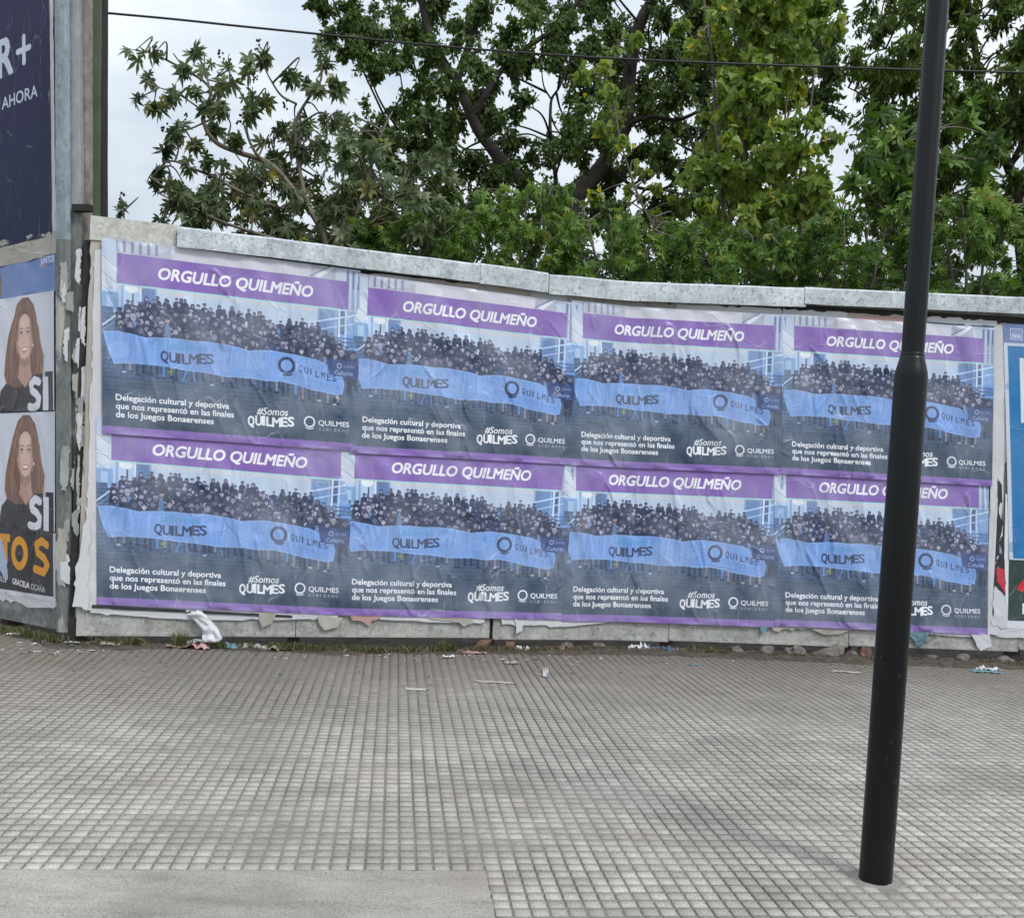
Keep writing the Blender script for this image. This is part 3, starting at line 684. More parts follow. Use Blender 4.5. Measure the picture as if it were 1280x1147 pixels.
# ------------------------------------------------------------------ sheets pasted on the walls
def crumple(nx, nz, W, H, seed, amount=1.0, n=16, topfade=0.0):
    """height field of paste wrinkles in metres, fading at the border"""
    g = np.random.default_rng(seed)
    X, Z = np.meshgrid(np.linspace(0, W, nx), np.linspace(0, H, nz)); h = np.zeros_like(X)
    for i in range(n):
        x0, z0 = g.uniform(0.03, W), g.uniform(0.1 * H, H); L = g.uniform(0.12, 0.6); sl = g.normal(-0.12, 0.22)
        bend = g.normal(0, 0.05); w = g.uniform(0.006, 0.013); a = g.uniform(0.0020, 0.0070); sgn = g.choice([-1, 1])
        t = (z0 - Z) / L; xc = x0 - sl * (z0 - Z) + bend * np.sin(t * 3.0)
        fade = np.clip(t * 6, 0, 1) * np.clip((1 - t) * 3, 0, 1) * ((t > 0) & (t < 1))
        d = X - xc
        dd = d * sgn
        h += a * np.where(dd < 0, np.exp(dd / (w * .6)), np.exp(-dd / (w * 2.6))) * fade
    for i in range(12):
        kx, kz, ph = g.uniform(6, 38), g.uniform(2, 16), g.uniform(0, 6.28)
        h += 0.00075 * np.sin(kx * X + kz * Z + ph)
    if topfade: h = h * np.clip((H - Z - topfade) / 0.06, 0, 1)
    e = np.clip(np.minimum(np.minimum(X, W - X), np.minimum(Z, H - Z)) / 0.02, 0, 1)
    return np.clip(h * amount, -0.0035, 0.012) * e + 0.0015 * (1 - e) * np.clip(g.normal(0, 1, X.shape), 0, 1) * 0.6

def sheet(name, mat, place, corners, off, seed, step=0.0065, amount=1.0, n=16, urange=(0, 1), vrange=(0, 1), ragged=0.0, topfade=0.0):
    """corners TL, TR, BL, BR as (along, z)"""
    TL, TR, BL, BR = [np.array(p, float) for p in corners]
    W = np.linalg.norm(TR - TL); H = np.linalg.norm(TL - BL); nx = max(int(W / step), 4); nz = max(int(H / step), 4)
    h = crumple(nx, nz, W, H, seed, amount, n, topfade); g = np.random.default_rng(seed + 99)
    rl, rr_, rt, rb = [np.cumsum(g.normal(0, 1, k)) for k in (nz, nz, nx, nx)]
    V, UV = [], []
    U = np.linspace(0, 1, nx); Vv = np.linspace(0, 1, nz)          # v from bottom
    for j in range(nz):
        for i in range(nx):
            u, v = U[i], Vv[j]
            if ragged:
                if i == 0: u += ragged * abs(math.sin(rl[j] * .4)) / W
                if i == nx - 1: u -= ragged * abs(math.sin(rr_[j] * .4)) / W
                if j == 0: v += ragged * abs(math.sin(rb[i] * .4)) / H
                if j == nz - 1: v -= ragged * abs(math.sin(rt[i] * .4)) / H
            p = BL * (1 - u) * (1 - v) + BR * u * (1 - v) + TL * (1 - u) * v + TR * u * v
            V.append(place(p[0], p[1], off + h[j, i])); UV.append((urange[0] + (urange[1] - urange[0]) * u, vrange[0] + (vrange[1] - vrange[0]) * v))
    idx = np.arange(nx * nz).reshape(nz, nx)
    Fc = np.stack([idx[:-1, :-1], idx[:-1, 1:], idx[1:, 1:], idx[1:, :-1]], -1).reshape(-1, 4)
    V = np.array(V); c = V.mean(0)
    o = link(name, mesh_np(name, V - c, Fc, mat, True, uv=UV)); o.location = Vector(c)
    return o

def torn(name, mat, place, pts, off, seed, jag=0.012, step=0.03, parent=None, curl=0.006):
    """flat torn scrap with a jagged outline pasted on a wall; pts (along, z)"""
    g = random.Random(seed); out = []
    for i in range(len(pts)):
        a, b2 = pts[i], pts[(i + 1) % len(pts)]; L = math.hypot(b2[0] - a[0], b2[1] - a[1]); n = max(int(L / step), 1)
        for k in range(n):
            t = k / n; nx_, nz_ = -(b2[1] - a[1]) / (L + 1e-9), (b2[0] - a[0]) / (L + 1e-9); j = g.uniform(-1, 1) * jag if (k or True) else 0
            out.append((a[0] + (b2[0] - a[0]) * t + nx_ * j, a[1] + (b2[1] - a[1]) * t + nz_ * j))
    bm = bmesh.new(); vs = [bm.verts.new(Vector(place(s, z, off))) for s, z in out]
    f = bm.faces.new(vs); bmesh.ops.triangulate(bm, faces=[f])
    for _ in range(3):
        ee = [e for e in bm.edges if e.calc_length() > 0.09]
        if not ee: break
        bmesh.ops.subdivide_edges(bm, edges=ee, cuts=1); bmesh.ops.triangulate(bm, faces=bm.faces)
    for v in bm.verts:
        if place is wall_pt and min(q[0] for q in out) < 0 < max(q[0] for q in out):
            s_ = (v.co.x - WX) / math.cos(WA) if v.co.x < WX else (v.co.x - WX) / math.cos(WB)
            v.co = Vector(wall_pt(s_, v.co.z, off))
    c = sum((v.co for v in bm.verts), Vector()) / len(bm.verts)
    nrm = Vector(place(out[0][0], out[0][1], 1.0)) - Vector(place(out[0][0], out[0][1], 0.0))
    for v in bm.verts: v.co += nrm * curl * abs(noise.noise(v.co * 14)) - c
    me = bpy.data.meshes.new(name); bm.to_mesh(me); bm.free(); me.materials.append(mat)
    o = bpy.data.objects.new(name, me); col.objects.link(o); o.location = c
    return o

# ================================================================== THE SETTING
# ground: one sheet reaching the horizon, a little below the pavement
xs = np.concatenate([[-400, -120, -40], np.linspace(-12, 12, 25), [40, 120, 400]])
ys = np.concatenate([[-400, -100, -20, -6], np.linspace(-2, 12, 29), [20, 60, 150, 400]])
V = []
for y in ys:
    for x in xs:
        yy = min(max(y, -1.5), 7.2); xx = min(max(x, -8), 8)
        V.append((x, y, GA + GC * yy + GB * xx - 0.035))
idx = np.arange(len(V)).reshape(len(ys), len(xs))
Fc = np.stack([idx[:-1, :-1], idx[:-1, 1:], idx[1:, 1:], idx[1:, :-1]], -1).reshape(-1, 4)
tag(link('ground', mesh_np('ground', V, Fc, M_earth, True)), kind='structure')

# pavement: bedding sheet, raised cement squares, smooth slab
T0 = ground_at(606, 1087.5)[:2]; TH = math.radians(6.5)
E1 = np.array([-math.sin(TH), math.cos(TH)]); E2 = np.array([math.cos(TH), math.sin(TH)])
PU, PV = 0.0492, 0.0515
pave = empty('pavement', (T0[0], T0[1], zg(*T0))); pave['kind'] = 'structure'
def wall_front(x):
    if x < WX: return WY + (x - WX) * math.tan(WA)
    return WY + (x - WX) * math.tan(WB)
def pave_ok(x, y):
    if x < -2.6: lim = 5.95 + (-2.6 - x) * 0.72
    else: lim = wall_front(x)
    return y < lim - 0.10 - 0.05 * noise.noise(Vector((x * 1.5, 3, 0)))
nu, nv = 240, 200
us = np.linspace(-6.5, 6.5, nu); vs_ = np.linspace(-2.2, 4.9, nv); V = []; keep = []
for v in vs_:
    for u in us:
        p = T0 + E2 * u + E1 * v; fill = noise.noise(Vector((p[0] * 2.3, p[1] * 2.3, 5))) * 0.5 + 0.5
        V.append((p[0], p[1], zg(p[0], p[1]) - 0.0062 + 0.0052 * min(max((fill - .36) * 3.4 + .25 * noise.noise(Vector((p[0] * 13, p[1] * 13, 8))), 0), 1)))
        keep.append(pave_ok(p[0], p[1]))
idx = np.arange(len(V)).reshape(nv, nu)
Fc = np.stack([idx[:-1, :-1], idx[:-1, 1:], idx[1:, 1:], idx[1:, :-1]], -1).reshape(-1, 4)
Fc = Fc[np.array(keep)[Fc].all(1)]
o = link('bedding', mesh_np('bedding', V, Fc, M_joint, True, tone=np.full(len(V), .4))); child_local(o, pave)

def block_geo(g, su, sv):
    """one raised square: bottom ring, top ring slightly in, top face"""
    hu, hv = su / 2, sv / 2; b_ = 0.0016
    j = lambda: g.uniform(-0.0007, 0.0007)
    V = [(-hu + j(), -hv + j(), -0.007), (hu + j(), -hv + j(), -0.007), (hu + j(), hv + j(), -0.007), (-hu + j(), hv + j(), -0.007),
         (-hu + b_, -hv + b_, 0), (hu - b_, -hv + b_, 0), (hu - b_, hv - b_, 0), (-hu + b_, hv - b_, 0)]
    Fc = [(4, 5, 6, 7), (0, 1, 5, 4), (1, 2, 6, 5), (2, 3, 7, 6), (3, 0, 4, 7)]
    return np.array(V), np.array(Fc)
cells = []
for iu in range(-128, 129):
    for iv in range(-40, 94):
        if iu < 0 and iv < 0 and iv > -26: continue                # the smooth slab is here
        ti, tj = iu // 8, iv // 8
        du = 0.002 * noise.noise(Vector((ti * 3.1, tj * 7.7, 0))); dv = 0.004 * noise.noise(Vector((ti * 5.1, tj * 1.7, 9)))
        u, v = (iu + .5) * PU + du, (iv + .5) * PV + dv
        p = T0 + E2 * u + E1 * v
        if not pave_ok(p[0], p[1]) or p[1] < 1.0: continue
        if np.hypot(p[0] - 1.119, p[1] - 3.022) < 0.066: continue  # cement patch round the post
        cells.append((iu, iv, p[0], p[1]))
def scr(p):
    d = np.array([p[0], p[1], zg(p[0], p[1])]) - CAM; z = d @ Fv
    return CX + F_PX * (d @ Rv) / z, CY - F_PX * (d @ Uv) / z
big = []
for i, (iu, iv, x, y) in enumerate(cells):
    if y > 3.6: continue
    sx_, sy_ = scr((x, y))
    if -8 < sx_ < 1288 and sy_ < 1150: big.append((y, i))
big = set(i for _, i in sorted(big)[:300])
lib = []
for k in range(14):
    V, Fc = block_geo(rng, PU - 0.0052, PV - 0.0044)
    lib.append(mesh_np('paving_square', V, Fc, M_block, tone=np.full(8, rng.uniform(0.1, 0.9)), mat2=M_joint, mi=[0, 1, 1, 1, 1]))
rest = []; tones = []
slope = Matrix.Rotation(TH, 4, 'Z') @ Matrix.Rotation(math.atan(GC), 4, 'X')
for i, (iu, iv, x, y) in enumerate(cells):
    tilt = noise.noise(Vector((iu // 8 * 2.3, iv // 8 * 3.9, 4)))
    dz = 0.0012 * tilt + rng.normal(0, 0.0003)
    if i in big:
        o = bpy.data.objects.new('paving_square', lib[int(rng.integers(14))]); col.objects.link(o); o.parent = pave
        o.matrix_parent_inverse = Matrix.Translation(-pave.location)
        o.matrix_basis = Matrix.Translation((x, y, zg(x, y) + dz)) @ slope
    else:
        rest.append((x, y, zg(x, y) + dz)); tones.append(min(max(.5 + .3 * tilt + rng.normal(0, .14), 0), 1))
V0, F0 = block_geo(random.Random(1), PU - 0.0050, PV - 0.0042)
Rm = np.array(slope.to_3x3()); V0 = V0 @ Rm.T; rest = np.array(rest)
jit = rng.normal(0, 0.00045, (len(rest), 8, 3)); jit[..., 2] *= .4
V = (rest[:, None, :] + V0[None] + jit).reshape(-1, 3); Fc = (F0[None] + (np.arange(len(rest)) * 8)[:, None, None]).reshape(-1, 4)
o = link('paving_squares', mesh_np('paving_squares', V, Fc, M_block, tone=np.repeat(tones, 8), mat2=M_joint, mi=np.tile([0, 1, 1, 1, 1], len(rest)))); child_local(o, pave); tag(o, kind='stuff')

# smooth slab, slightly uneven, feathered over the squares at its edge
nu, nv = 260, 60; V = []
for v in np.linspace(-1.34, 0.002, nv):
    for u in np.linspace(-6.3, 0.002, nu) if False else np.concatenate([np.linspace(-6.3, -2.0, 60), np.linspace(-1.98, 0.002, nu - 60)]):
        p = T0 + E2 * u + E1 * v; e_ = 0.0012
        if u > 0: p = p + E2 * (0.006 * noise.noise(Vector((3, v * 14, 0))) + 0.005 * noise.noise(Vector((3, v * 60, 0)))); e_ = -0.001
        if v > 0: p = p + E1 * (0.006 * noise.noise(Vector((u * 12, 3, 0))) + 0.005 * noise.noise(Vector((u * 55, 3, 0)))); e_ = -0.001
        V.append((p[0], p[1], zg(p[0], p[1]) + e_ + 0.0025 * noise.noise(Vector((p[0] * 3, p[1] * 3, 1))) * (e_ > 0)))
idx = np.arange(len(V)).reshape(nv, nu)
Fc = np.stack([idx[:-1, :-1], idx[:-1, 1:], idx[1:, 1:], idx[1:, :-1]], -1).reshape(-1, 4)
o = link('concrete_slab', mesh_np('concrete_slab', V, Fc, M_slab, True, tone=np.full(len(V), .5))); child_local(o, pave)

# verge: dirt strip between pavement and wall
V = []; na, nb = 220, 26
for i, x in enumerate(np.linspace(-6, 6.5, na)):
    front = (5.95 + (-2.6 - x) * 0.72 if x < -2.6 else wall_front(x)) - 0.10 - 0.05 * noise.noise(Vector((x * 1.5, 3, 0)))
    for j, t in enumerate(np.linspace(-0.13, 0.75, nb)):
        y = front + t + 0.03 * noise.noise(Vector((x * 9, t * 4, 2)))
        k = min(max((t + .11) / .12, 0), 1); up = 0.032 * min(max((x + 0.4) / 1.2, 0), 1)
        z = zg(x, y) - 0.012 + k * (0.018 + up * 0.6) + 0.022 * k * noise.noise(Vector((x * 7, y * 7, 0))) + 0.012 * noise.noise(Vector((x * 26, y * 26, 7)))
        V.append((x, y, z))
idx = np.arange(len(V)).reshape(na, nb)
Fc = np.stack([idx[:-1, :-1], idx[1:, :-1], idx[1:, 1:], idx[:-1, 1:]], -1).reshape(-1, 4)
tag(link('dirt_verge', mesh_np('dirt_verge', V, Fc, M_dirt, True)), kind='structure')

# ------------------------------------------------------------------ steel hoarding
hoard = empty('sheet_steel_hoarding', wall_pt(-3.38, zg(-2.5, 5.95)), 'long angled hoarding of grey steel sheets with a galvanised cap, covered in eight repeated posters', 'hoarding')
def wbox(s0, s1, z0, z1, o0, o1, jit=0.0, dz=0.0):
    """box on the wall; dz raises the right end"""
    bm = bmesh.new(); n = max(1, int(abs(s1 - s0) / 0.12)) if s0 < 0.2 and s1 > -0.2 else 2
    ss = np.linspace(s0, s1, n + 1); ring = []
    for i, s in enumerate(ss):
        t = i / n
        ring.append([bm.verts.new(Vector(wall_pt(s, z + dz * t, o))) for z, o in ((z0, o0), (z0, o1), (z1, o1), (z1, o0))])
    for a, b2 in zip(ring[:-1], ring[1:]):
        for k in range(4): bm.faces.new((a[k], a[(k + 1) % 4], b2[(k + 1) % 4], b2[k]))
    bm.faces.new(ring[0]); bm.faces.new(ring[-1][::-1])
    bmesh.ops.recalc_face_normals(bm, faces=bm.faces)
    e = [x for x in bm.edges if x.calc_length() > 0.02]
    return bm
joints = [-3.385, -2.124, -0.87, 0.364, 1.607, 2.80, 4.03, 5.26, 6.5]
for i in range(len(joints) - 1):
    a, b2 = joints[i] + (0.012 if i == 2 + 0 else 0.002), joints[i + 1] - (0.012 if i == 1 else 0.002)
    zb = (0.345, 0.345, 0.335, 0.345, 0.355, 0.37, 0.37, 0.37)[i]
    bm = wbox(a, b2, zb, 2.70, -0.034, -0.012 - 0.0015 * (i % 2))
    o = bm_obj('panel', bm, M_panel, hoard)
    # bottom folded lip
    bm = wbox(a + .003, b2 - .003, zb + 0.004, zb + 0.02, -0.0118, -0.004); bm_obj('folded_lip', bm, M_panel, hoard)
for i, s in enumerate(joints):
    bm = wbox(s - 0.045, s + 0.03, zg(wall_pt(s, 0)[0], wall_pt(s, 0)[1]) - 0.05, 2.66, -0.12, -0.036); bm_obj('post', bm, M_dark if i == 0 else M_rust, hoard)
bm = wbox(-2.90, 6.5, 2.612, 2.66, -0.0115, -0.003); bm_obj('shadow_line_rail', bm, M_dark, hoard)  # dark strip added under the cap to draw its shadow line
bm = wbox(-3.395, -2.918, 2.655, 2.795, -0.034, 0.006); bm_obj('top_board', bm, M_paint, hoard)
def cap(s0, s1, zt0, zt1, h, prot, name='cap'):
    """folded galvanised C section: top slopes back, front face, small under lip"""
    prof = [(zt0 - h, prot - 0.004), (zt0 - h - 0.004, prot), (zt0 - 0.012, prot), (zt0, prot - 0.012), (zt0 + 0.006, -0.06), (zt0 - h * .6, -0.063), (zt0 - h * .6, -0.05), (zt0 - h + 0.002, -0.01), (zt0 - h - 0.001, 0.0)]
    bm = bmesh.new(); n = max(3, int((s1 - s0) / 0.05)); rings = []
    for i in range(n + 1):
        t = i / n; s = s0 + (s1 - s0) * t; dz = (zt1 - zt0) * t + 0.004 * noise.noise(Vector((s * 4, zt0, 0)))
        rings.append([bm.verts.new(Vector(wall_pt(s, z + dz, o + 0.006 * noise.noise(Vector((s * 4, z * 9, 3)))))) for z, o in prof])
    for a, b2 in zip(rings[:-1], rings[1:]):
        for k in range(len(prof)): bm.faces.new((a[k], a[(k + 1) % len(prof)], b2[(k + 1) % len(prof)], b2[k]))
    bm.faces.new(rings[0]); bm.faces.new(rings[-1][::-1])
    return bm_obj(name, bm, M_cap, hoard)
cap(-2.912, -1.02, 2.782, 2.757, 0.118, 0.050)
cap(-1.06, -0.600, 2.761, 2.748, 0.128, 0.056)
cap(-0.592, 1.190, 2.742, 2.772, 0.128, 0.050)
cap(1.180, 3.90, 2.776, 2.796, 0.112, 0.058)
cap(3.905, 6.5, 2.79, 2.79, 0.112, 0.052)
# patches of torn grimy paper between cap and posters
k = 0
for s0, s1 in ((-3.30, -2.6), (-2.55, -1.9), (-1.85, -1.2), (-1.15, -0.45), (-0.4, 0.3), (0.32, 1.0), (1.05, 1.45), (1.5, 2.0), (2.02, 2.5)):
    zt = 2.655 if s0 < -2.9 else 2.628
    o = torn('paper_layer', (M_white, M_cream, M_white)[k % 3], wall_pt, [(s0, zt), (s1 + .05, zt - .004), (s1 + .05, 2.38), (s0, 2.38)], 0.0 + 0.0022 * (k % 2), 40 + k, 0.010, 0.028); child_local(o, hoard)
    o.matrix_parent_inverse = Matrix.Translation(-hoard.location); k += 1
for s0, s1, z, m_ in ((-1.5, -0.7, 2.60, M_cream), (-.45, .1, 2.615, M_cream), (1.55, 2.05, 2.58, M_pink), (.75, 1.35, 2.555, M_navy), (2.05, 2.32, 2.56, M_navy), (2.36, 2.52, 2.56, M_navy)):
    o = torn('paper_scrap', m_, wall_pt, [(s0, z + .03), (s1, z + .028), (s1, z - .05), (s0, z - .05)], 0.0068, int(s0 * 50) + 300, 0.006, 0.03); child_local(o, hoard)

# margins of older posters: left, right and bottom
def paper(label, mat, pts, off, seed, jag=.01, place=wall_pt, group='older torn paper round the posters'):
    o = torn('torn_paper', mat, place, pts, off, seed, jag, 0.03)
    return tag(o, label, 'torn paper', group)
paper('long white paper margin down the left end of the hoarding, left of the crowd posters', M_white, [(-3.365, 2.60), (-3.20, 2.60), (-3.20, .50), (-3.345, .50), (-3.352, 1.5)], .002, 1, .008)
paper('grimy torn strip on the far left edge of the hoarding beside the dark gap', M_cream, [(-3.388, 2.65), (-3.33, 2.65), (-3.33, .62), (-3.375, .55), (-3.378, 1.6)], -.004, 2, .008)
paper('curled white paper flap over the dark gap at the lower left of the hoarding', M_white, [(-3.36, 1.12), (-3.33, 1.05), (-3.325, .5), (-3.40, .52), (-3.39, .75), (-3.355, .86)], .012, 3, .012)
paper('long white paper margin with a ragged edge under the lower left poster', M_white, [(-3.34, .55), (-1.95, .50), (-1.86, .50), (-1.87, .465), (-2.6, .448), (-3.31, .482)], .001, 4, .007)
paper('thin black printed strip under the lower left poster', M_blackp, [(-3.30, .532), (-2.15, .482), (-2.15, .47), (-3.30, .514)], .0075, 5, .002)
paper('white torn edge under the second lower poster from the left', M_white, [(-1.80, .54), (-.95, .54), (-.92, .45), (-1.3, .455), (-1.7, .47)], .001, 6, .008)
paper('pale pink scrap on the panel under the second lower poster', M_pink, [(-1.80, .50), (-1.64, .505), (-1.60, .47), (-1.66, .45), (-1.67, .415), (-1.72, .445), (-1.78, .455)], .006, 7, .006)
paper('yellowish scrap on the panel left of the panel gap', M_cream, [(-1.30, .48), (-1.0, .49), (-1.0, .44), (-1.06, .425), (-1.10, .45), (-1.2, .455)], .006, 8, .006)
paper('white torn edge right of the panel gap under the third lower poster', M_white, [(-.85, .52), (.0, .52), (.05, .465), (-.35, .46), (-.38, .425), (-.8, .44)], .001, 9, .01)
paper('bright white strip with a blue edge under the third lower poster', M_blue, [(.30, .52), (1.05, .51), (1.05, .48), (.30, .49)], .0015, 10, .003)
paper('long white strip below the third and fourth lower posters', M_white, [(-.36, .51), (.35, .50), (1.02, .485), (1.0, .465), (.3, .475), (-.33, .475)], .004, 11, .005)
paper('grimy torn scraps below the left half of the fourth lower poster', M_cream, [(1.0, .52), (1.65, .51), (1.6, .45), (1.45, .44), (1.3, .46), (1.08, .44)], .001, 12, .014)
paper('white strip under the right half of the fourth lower poster', M_white, [(1.65, .515), (2.6, .50), (2.58, .455), (2.3, .45), (2.28, .475), (1.66, .475)], .0012, 13, .005)
paper('blue strip just under the right half of the fourth lower poster', M_blue, [(1.66, .53), (2.3, .52), (2.3, .492), (1.66, .497)], .004, 131, .003)
paper('hanging blue-grey triangle of torn paper behind the lamp post foot', M_teal, [(1.98, .49), (2.16, .49), (2.13, .40), (2.09, .36), (2.05, .41)], .010, 14, .006)
paper('white tear hanging at the lower right corner of the fourth lower poster', M_white, [(2.44, .48), (2.57, .48), (2.60, .40), (2.53, .36), (2.48, .42)], .008, 15, .01)
paper('white paper strip right of the last crowd posters, full height', M_white, [(2.50, 2.60), (2.60, 2.60), (2.635, 1.6), (2.66, .47), (2.56, .47), (2.55, 1.5)], .0035, 16, .004)
paper('reddish stained paper strip between the last crowd posters and the blue poster', M_cream, [(2.56, 2.61), (2.63, 2.61), (2.66, 1.7), (2.62, 1.6), (2.58, 1.8)], .001, 17, .006)
paper('narrow dark strip between white paper margins at the right', M_blackp, [(2.595, 1.55), (2.625, 1.5), (2.67, .95), (2.69, .62), (2.60, .60), (2.61, 1.0)], .0042, 18, .004)
paper('red and white scrap low on the right between the posters', M_redp, [(2.61, .93), (2.67, .92), (2.685, .74), (2.65, .80), (2.615, .84)], .0060, 19, .006)
paper('crumpled white scrap under the red one at the lower right', M_white, [(2.60, .80), (2.65, .76), (2.69, .70), (2.70, .52), (2.60, .53)], .0072, 20, .012)
paper('white ragged scrap under the dark poster at the right edge', M_white, [(2.62, .53), (3.3, .53), (3.3, .49), (2.9, .455), (2.64, .46)], .0005, 21, .008)
for i, (s, z, w, m_) in enumerate(((-2.35, .46, .10, M_cream), (-2.0, .44, .16, M_cream), (-.72, .43, .07, M_white), (.98, .46, .05, M_teal))):
    paper('small torn scrap low on the panel, %s' % ('under the lower left poster', 'at the right end of the lower left poster', 'just right of the panel gap', 'below the seam between third and fourth posters')[i], m_, [(s, z + .04), (s + w, z + .035), (s + w * .8, z - .03), (s + w * .3, z - .05), (s + .01, z - .01)], .009, 60 + i, .01)

# ------------------------------------------------------------------ crowd posters
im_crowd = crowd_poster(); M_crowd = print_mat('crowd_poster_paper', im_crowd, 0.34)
D = [((-3.236, 2.409), (-1.891, 2.381), (-3.282, 1.581), None), ((-1.769, 2.36), (-.45, 2.329), (-1.841, 1.547), (-.38, 1.547)),
     ((-.334, 2.34), (.996, 2.337), (-.382, 1.546), (1.074, 1.549)), ((1.13, 2.342), (2.451, 2.323), (1.076, 1.554), (2.546, 1.531)),
     ((-3.227, 1.377), (-1.886, 1.329), (-3.276, .58), None), ((-1.804, 1.337), (-.432, 1.326), (-1.86, .533), None),
     ((-.332, 1.328), (1.025, 1.331), (-.39, .51), (1.079, .512)), ((1.124, 1.342), (2.462, 1.33), (1.081, .521), (2.566, .515))]
DRX = {0: (-1.80, 1.560), 4: (-1.825, .531), 5: (-.385, .517)}
pos_lab = ['upper row, leftmost', 'upper row, second from the left', 'upper row, third from the left', 'upper row, rightmost behind the lamp post',
           'lower row, leftmost', 'lower row, second from the left over the panel gap', 'lower row, third from the left', 'lower row, rightmost behind the lamp post']
for i, (hl, hr, dl, dr) in enumerate(D):
    hl, hr, dl = map(np.array, (hl, hr, dl)); dr = np.array(dr if dr else DRX[i]); ax = (hr - hl) / 1.326
    Lh, Rh = hl - ax * .081, hr + ax * .073
    upL, upR = (Lh - dl) / .802, (Rh - dr) / .802
    TL, BL = dl + upL * 1.055, dl - upL * .045; TR, BR = dr + upR * 1.055, dr - upR * .045
    o = sheet('crowd_poster', M_crowd, wall_pt, (TL, TR, BL, BR), (0.021 if i < 4 else 0.009) + 0.0009 * (i % 4), 11 + i * 7, n=38, amount=2.1, topfade=0.0 if i < 4 else 0.10)
    tag(o, 'crowd poster with purple header, ' + pos_lab[i], 'poster', 'crowd posters pasted in two rows of four')

# ------------------------------------------------------------------ posters right and left
P_ = misc_prints()
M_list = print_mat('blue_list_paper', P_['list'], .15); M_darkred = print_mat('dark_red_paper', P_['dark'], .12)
o = sheet('list_poster', M_list, wall_pt, ((2.585, 2.61), (4.08, 2.60), (2.70, .99), (4.16, .99)), .0075, 71, .012, .8, 12)
tag(o, 'bright blue poster with a list number badge and white box at the right edge', 'poster')
o = sheet('candidate_poster', M_darkred, wall_pt, ((2.655, 1.44), (4.12, 1.43), (2.675, .52), (4.16, .52)), .0040, 73, .012, .8, 10)
tag(o, 'dark poster with red bars and white letters low at the right edge', 'poster')

board = empty('billboard_wall', left_pt(0, zg(-2.7, 6.05)), 'tall steel sheet billboard wall receding at the left, covered in election posters', 'billboard')
def lbox(t0, t1, z0, z1, o0, o1):
    bm = bmesh.new(); prism(bm, [left_pt(t0, z0, o0), left_pt(t0, z0, o1), left_pt(t1, z0, o1), left_pt(t1, z0, o0)],
                            [left_pt(t0 + (z1 - z0) * .042 * (t0 < .05), z1, o0), left_pt(t0 + (z1 - z0) * .042 * (t0 < .05), z1, o1), left_pt(t1, z1, o1), left_pt(t1, z1, o0)]); return bm
bm = lbox(-0.01, 1.2, 0.37, 2.70, -.03, -.004); bm_obj('panel', bm, M_left, board)
bm = lbox(0.095, 1.2, 2.704, 5.3, -.03, -.004); bm_obj('panel', bm, M_left, board)
bm = lbox(1.204, 2.42, 0.37, 5.3, -.03, -.006); bm_obj('panel', bm, M_left, board)
bm = lbox(2.424, 3.64, 0.37, 5.3, -.03, -.004); bm_obj('panel', bm, M_left, board)
for t in (.6, 1.8, 3.0):
    bm = lbox(t, t + .08, 0.2, 5.2, -.13, -.032); bm_obj('post', bm, M_rust, board)

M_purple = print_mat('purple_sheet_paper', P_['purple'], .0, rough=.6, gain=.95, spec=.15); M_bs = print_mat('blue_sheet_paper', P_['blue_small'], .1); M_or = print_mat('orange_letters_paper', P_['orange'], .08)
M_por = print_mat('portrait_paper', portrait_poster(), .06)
# purple: canvas x 1600 <-> t 0.10 at top (t = 0.35 at z 4.1)
def Lq(t_r_top, t_r_bot, w, zt, zb, tl_bot=None):
    return ((t_r_top + w, zt), (t_r_top, zt), (t_r_bot + w, zb), (t_r_bot, zb))
o = sheet('purple_poster', M_purple, left_pt, Lq(.417, .211, 1.6, 4.80, 2.72), .006, 81, .02, .6, 6); tag(o, 'huge dark purple poster with white letters high on the left billboard', 'poster')
o = sheet('blue_poster', M_bs, left_pt, Lq(.17, .150, .68, 2.628, 2.385), .003, 82, .012, .8, 6); tag(o, 'light blue poster strip with a small white word, under the purple poster', 'poster')
o = sheet('portrait_poster', M_por, left_pt, Lq(.16, .10, .66, 2.386, 1.668), .0085, 83, .01, .7, 8); tag(o, 'upper poster of a smiling long-haired woman with big white letters', 'poster', 'portrait posters one above the other')
o = sheet('portrait_poster', M_por, left_pt, Lq(.096, .042, .66, 1.66, .945), .0060, 84, .01, .7, 8); tag(o, 'lower poster of a smiling long-haired woman with big white letters', 'poster', 'portrait posters one above the other')
o = sheet('orange_letter_poster', M_or, left_pt, Lq(.040, .010, .66, .935, .53), .003, 85, .01, .7, 6); tag(o, 'grey poster with big orange letters at the foot of the left billboard', 'poster')
paper('white paper margin right of the purple poster', M_white, [(.46, 4.9), (.385, 4.9), (.17, 2.68), (.24, 2.68)], .001, 22, .003, left_pt, 'older torn paper on the billboard')
paper('torn grimy strip between the purple poster and the blue strip', M_cream, [(1.0, 2.76), (.16, 2.745), (.15, 2.61), (1.0, 2.60)], .0045, 23, .012, left_pt, 'older torn paper on the billboard')
paper('torn paper fringe under the orange letters', M_white, [(.7, .54), (.0, .55), (.0, .50), (.3, .48), (.7, .49)], .001, 24, .012, left_pt, 'older torn paper on the billboard')

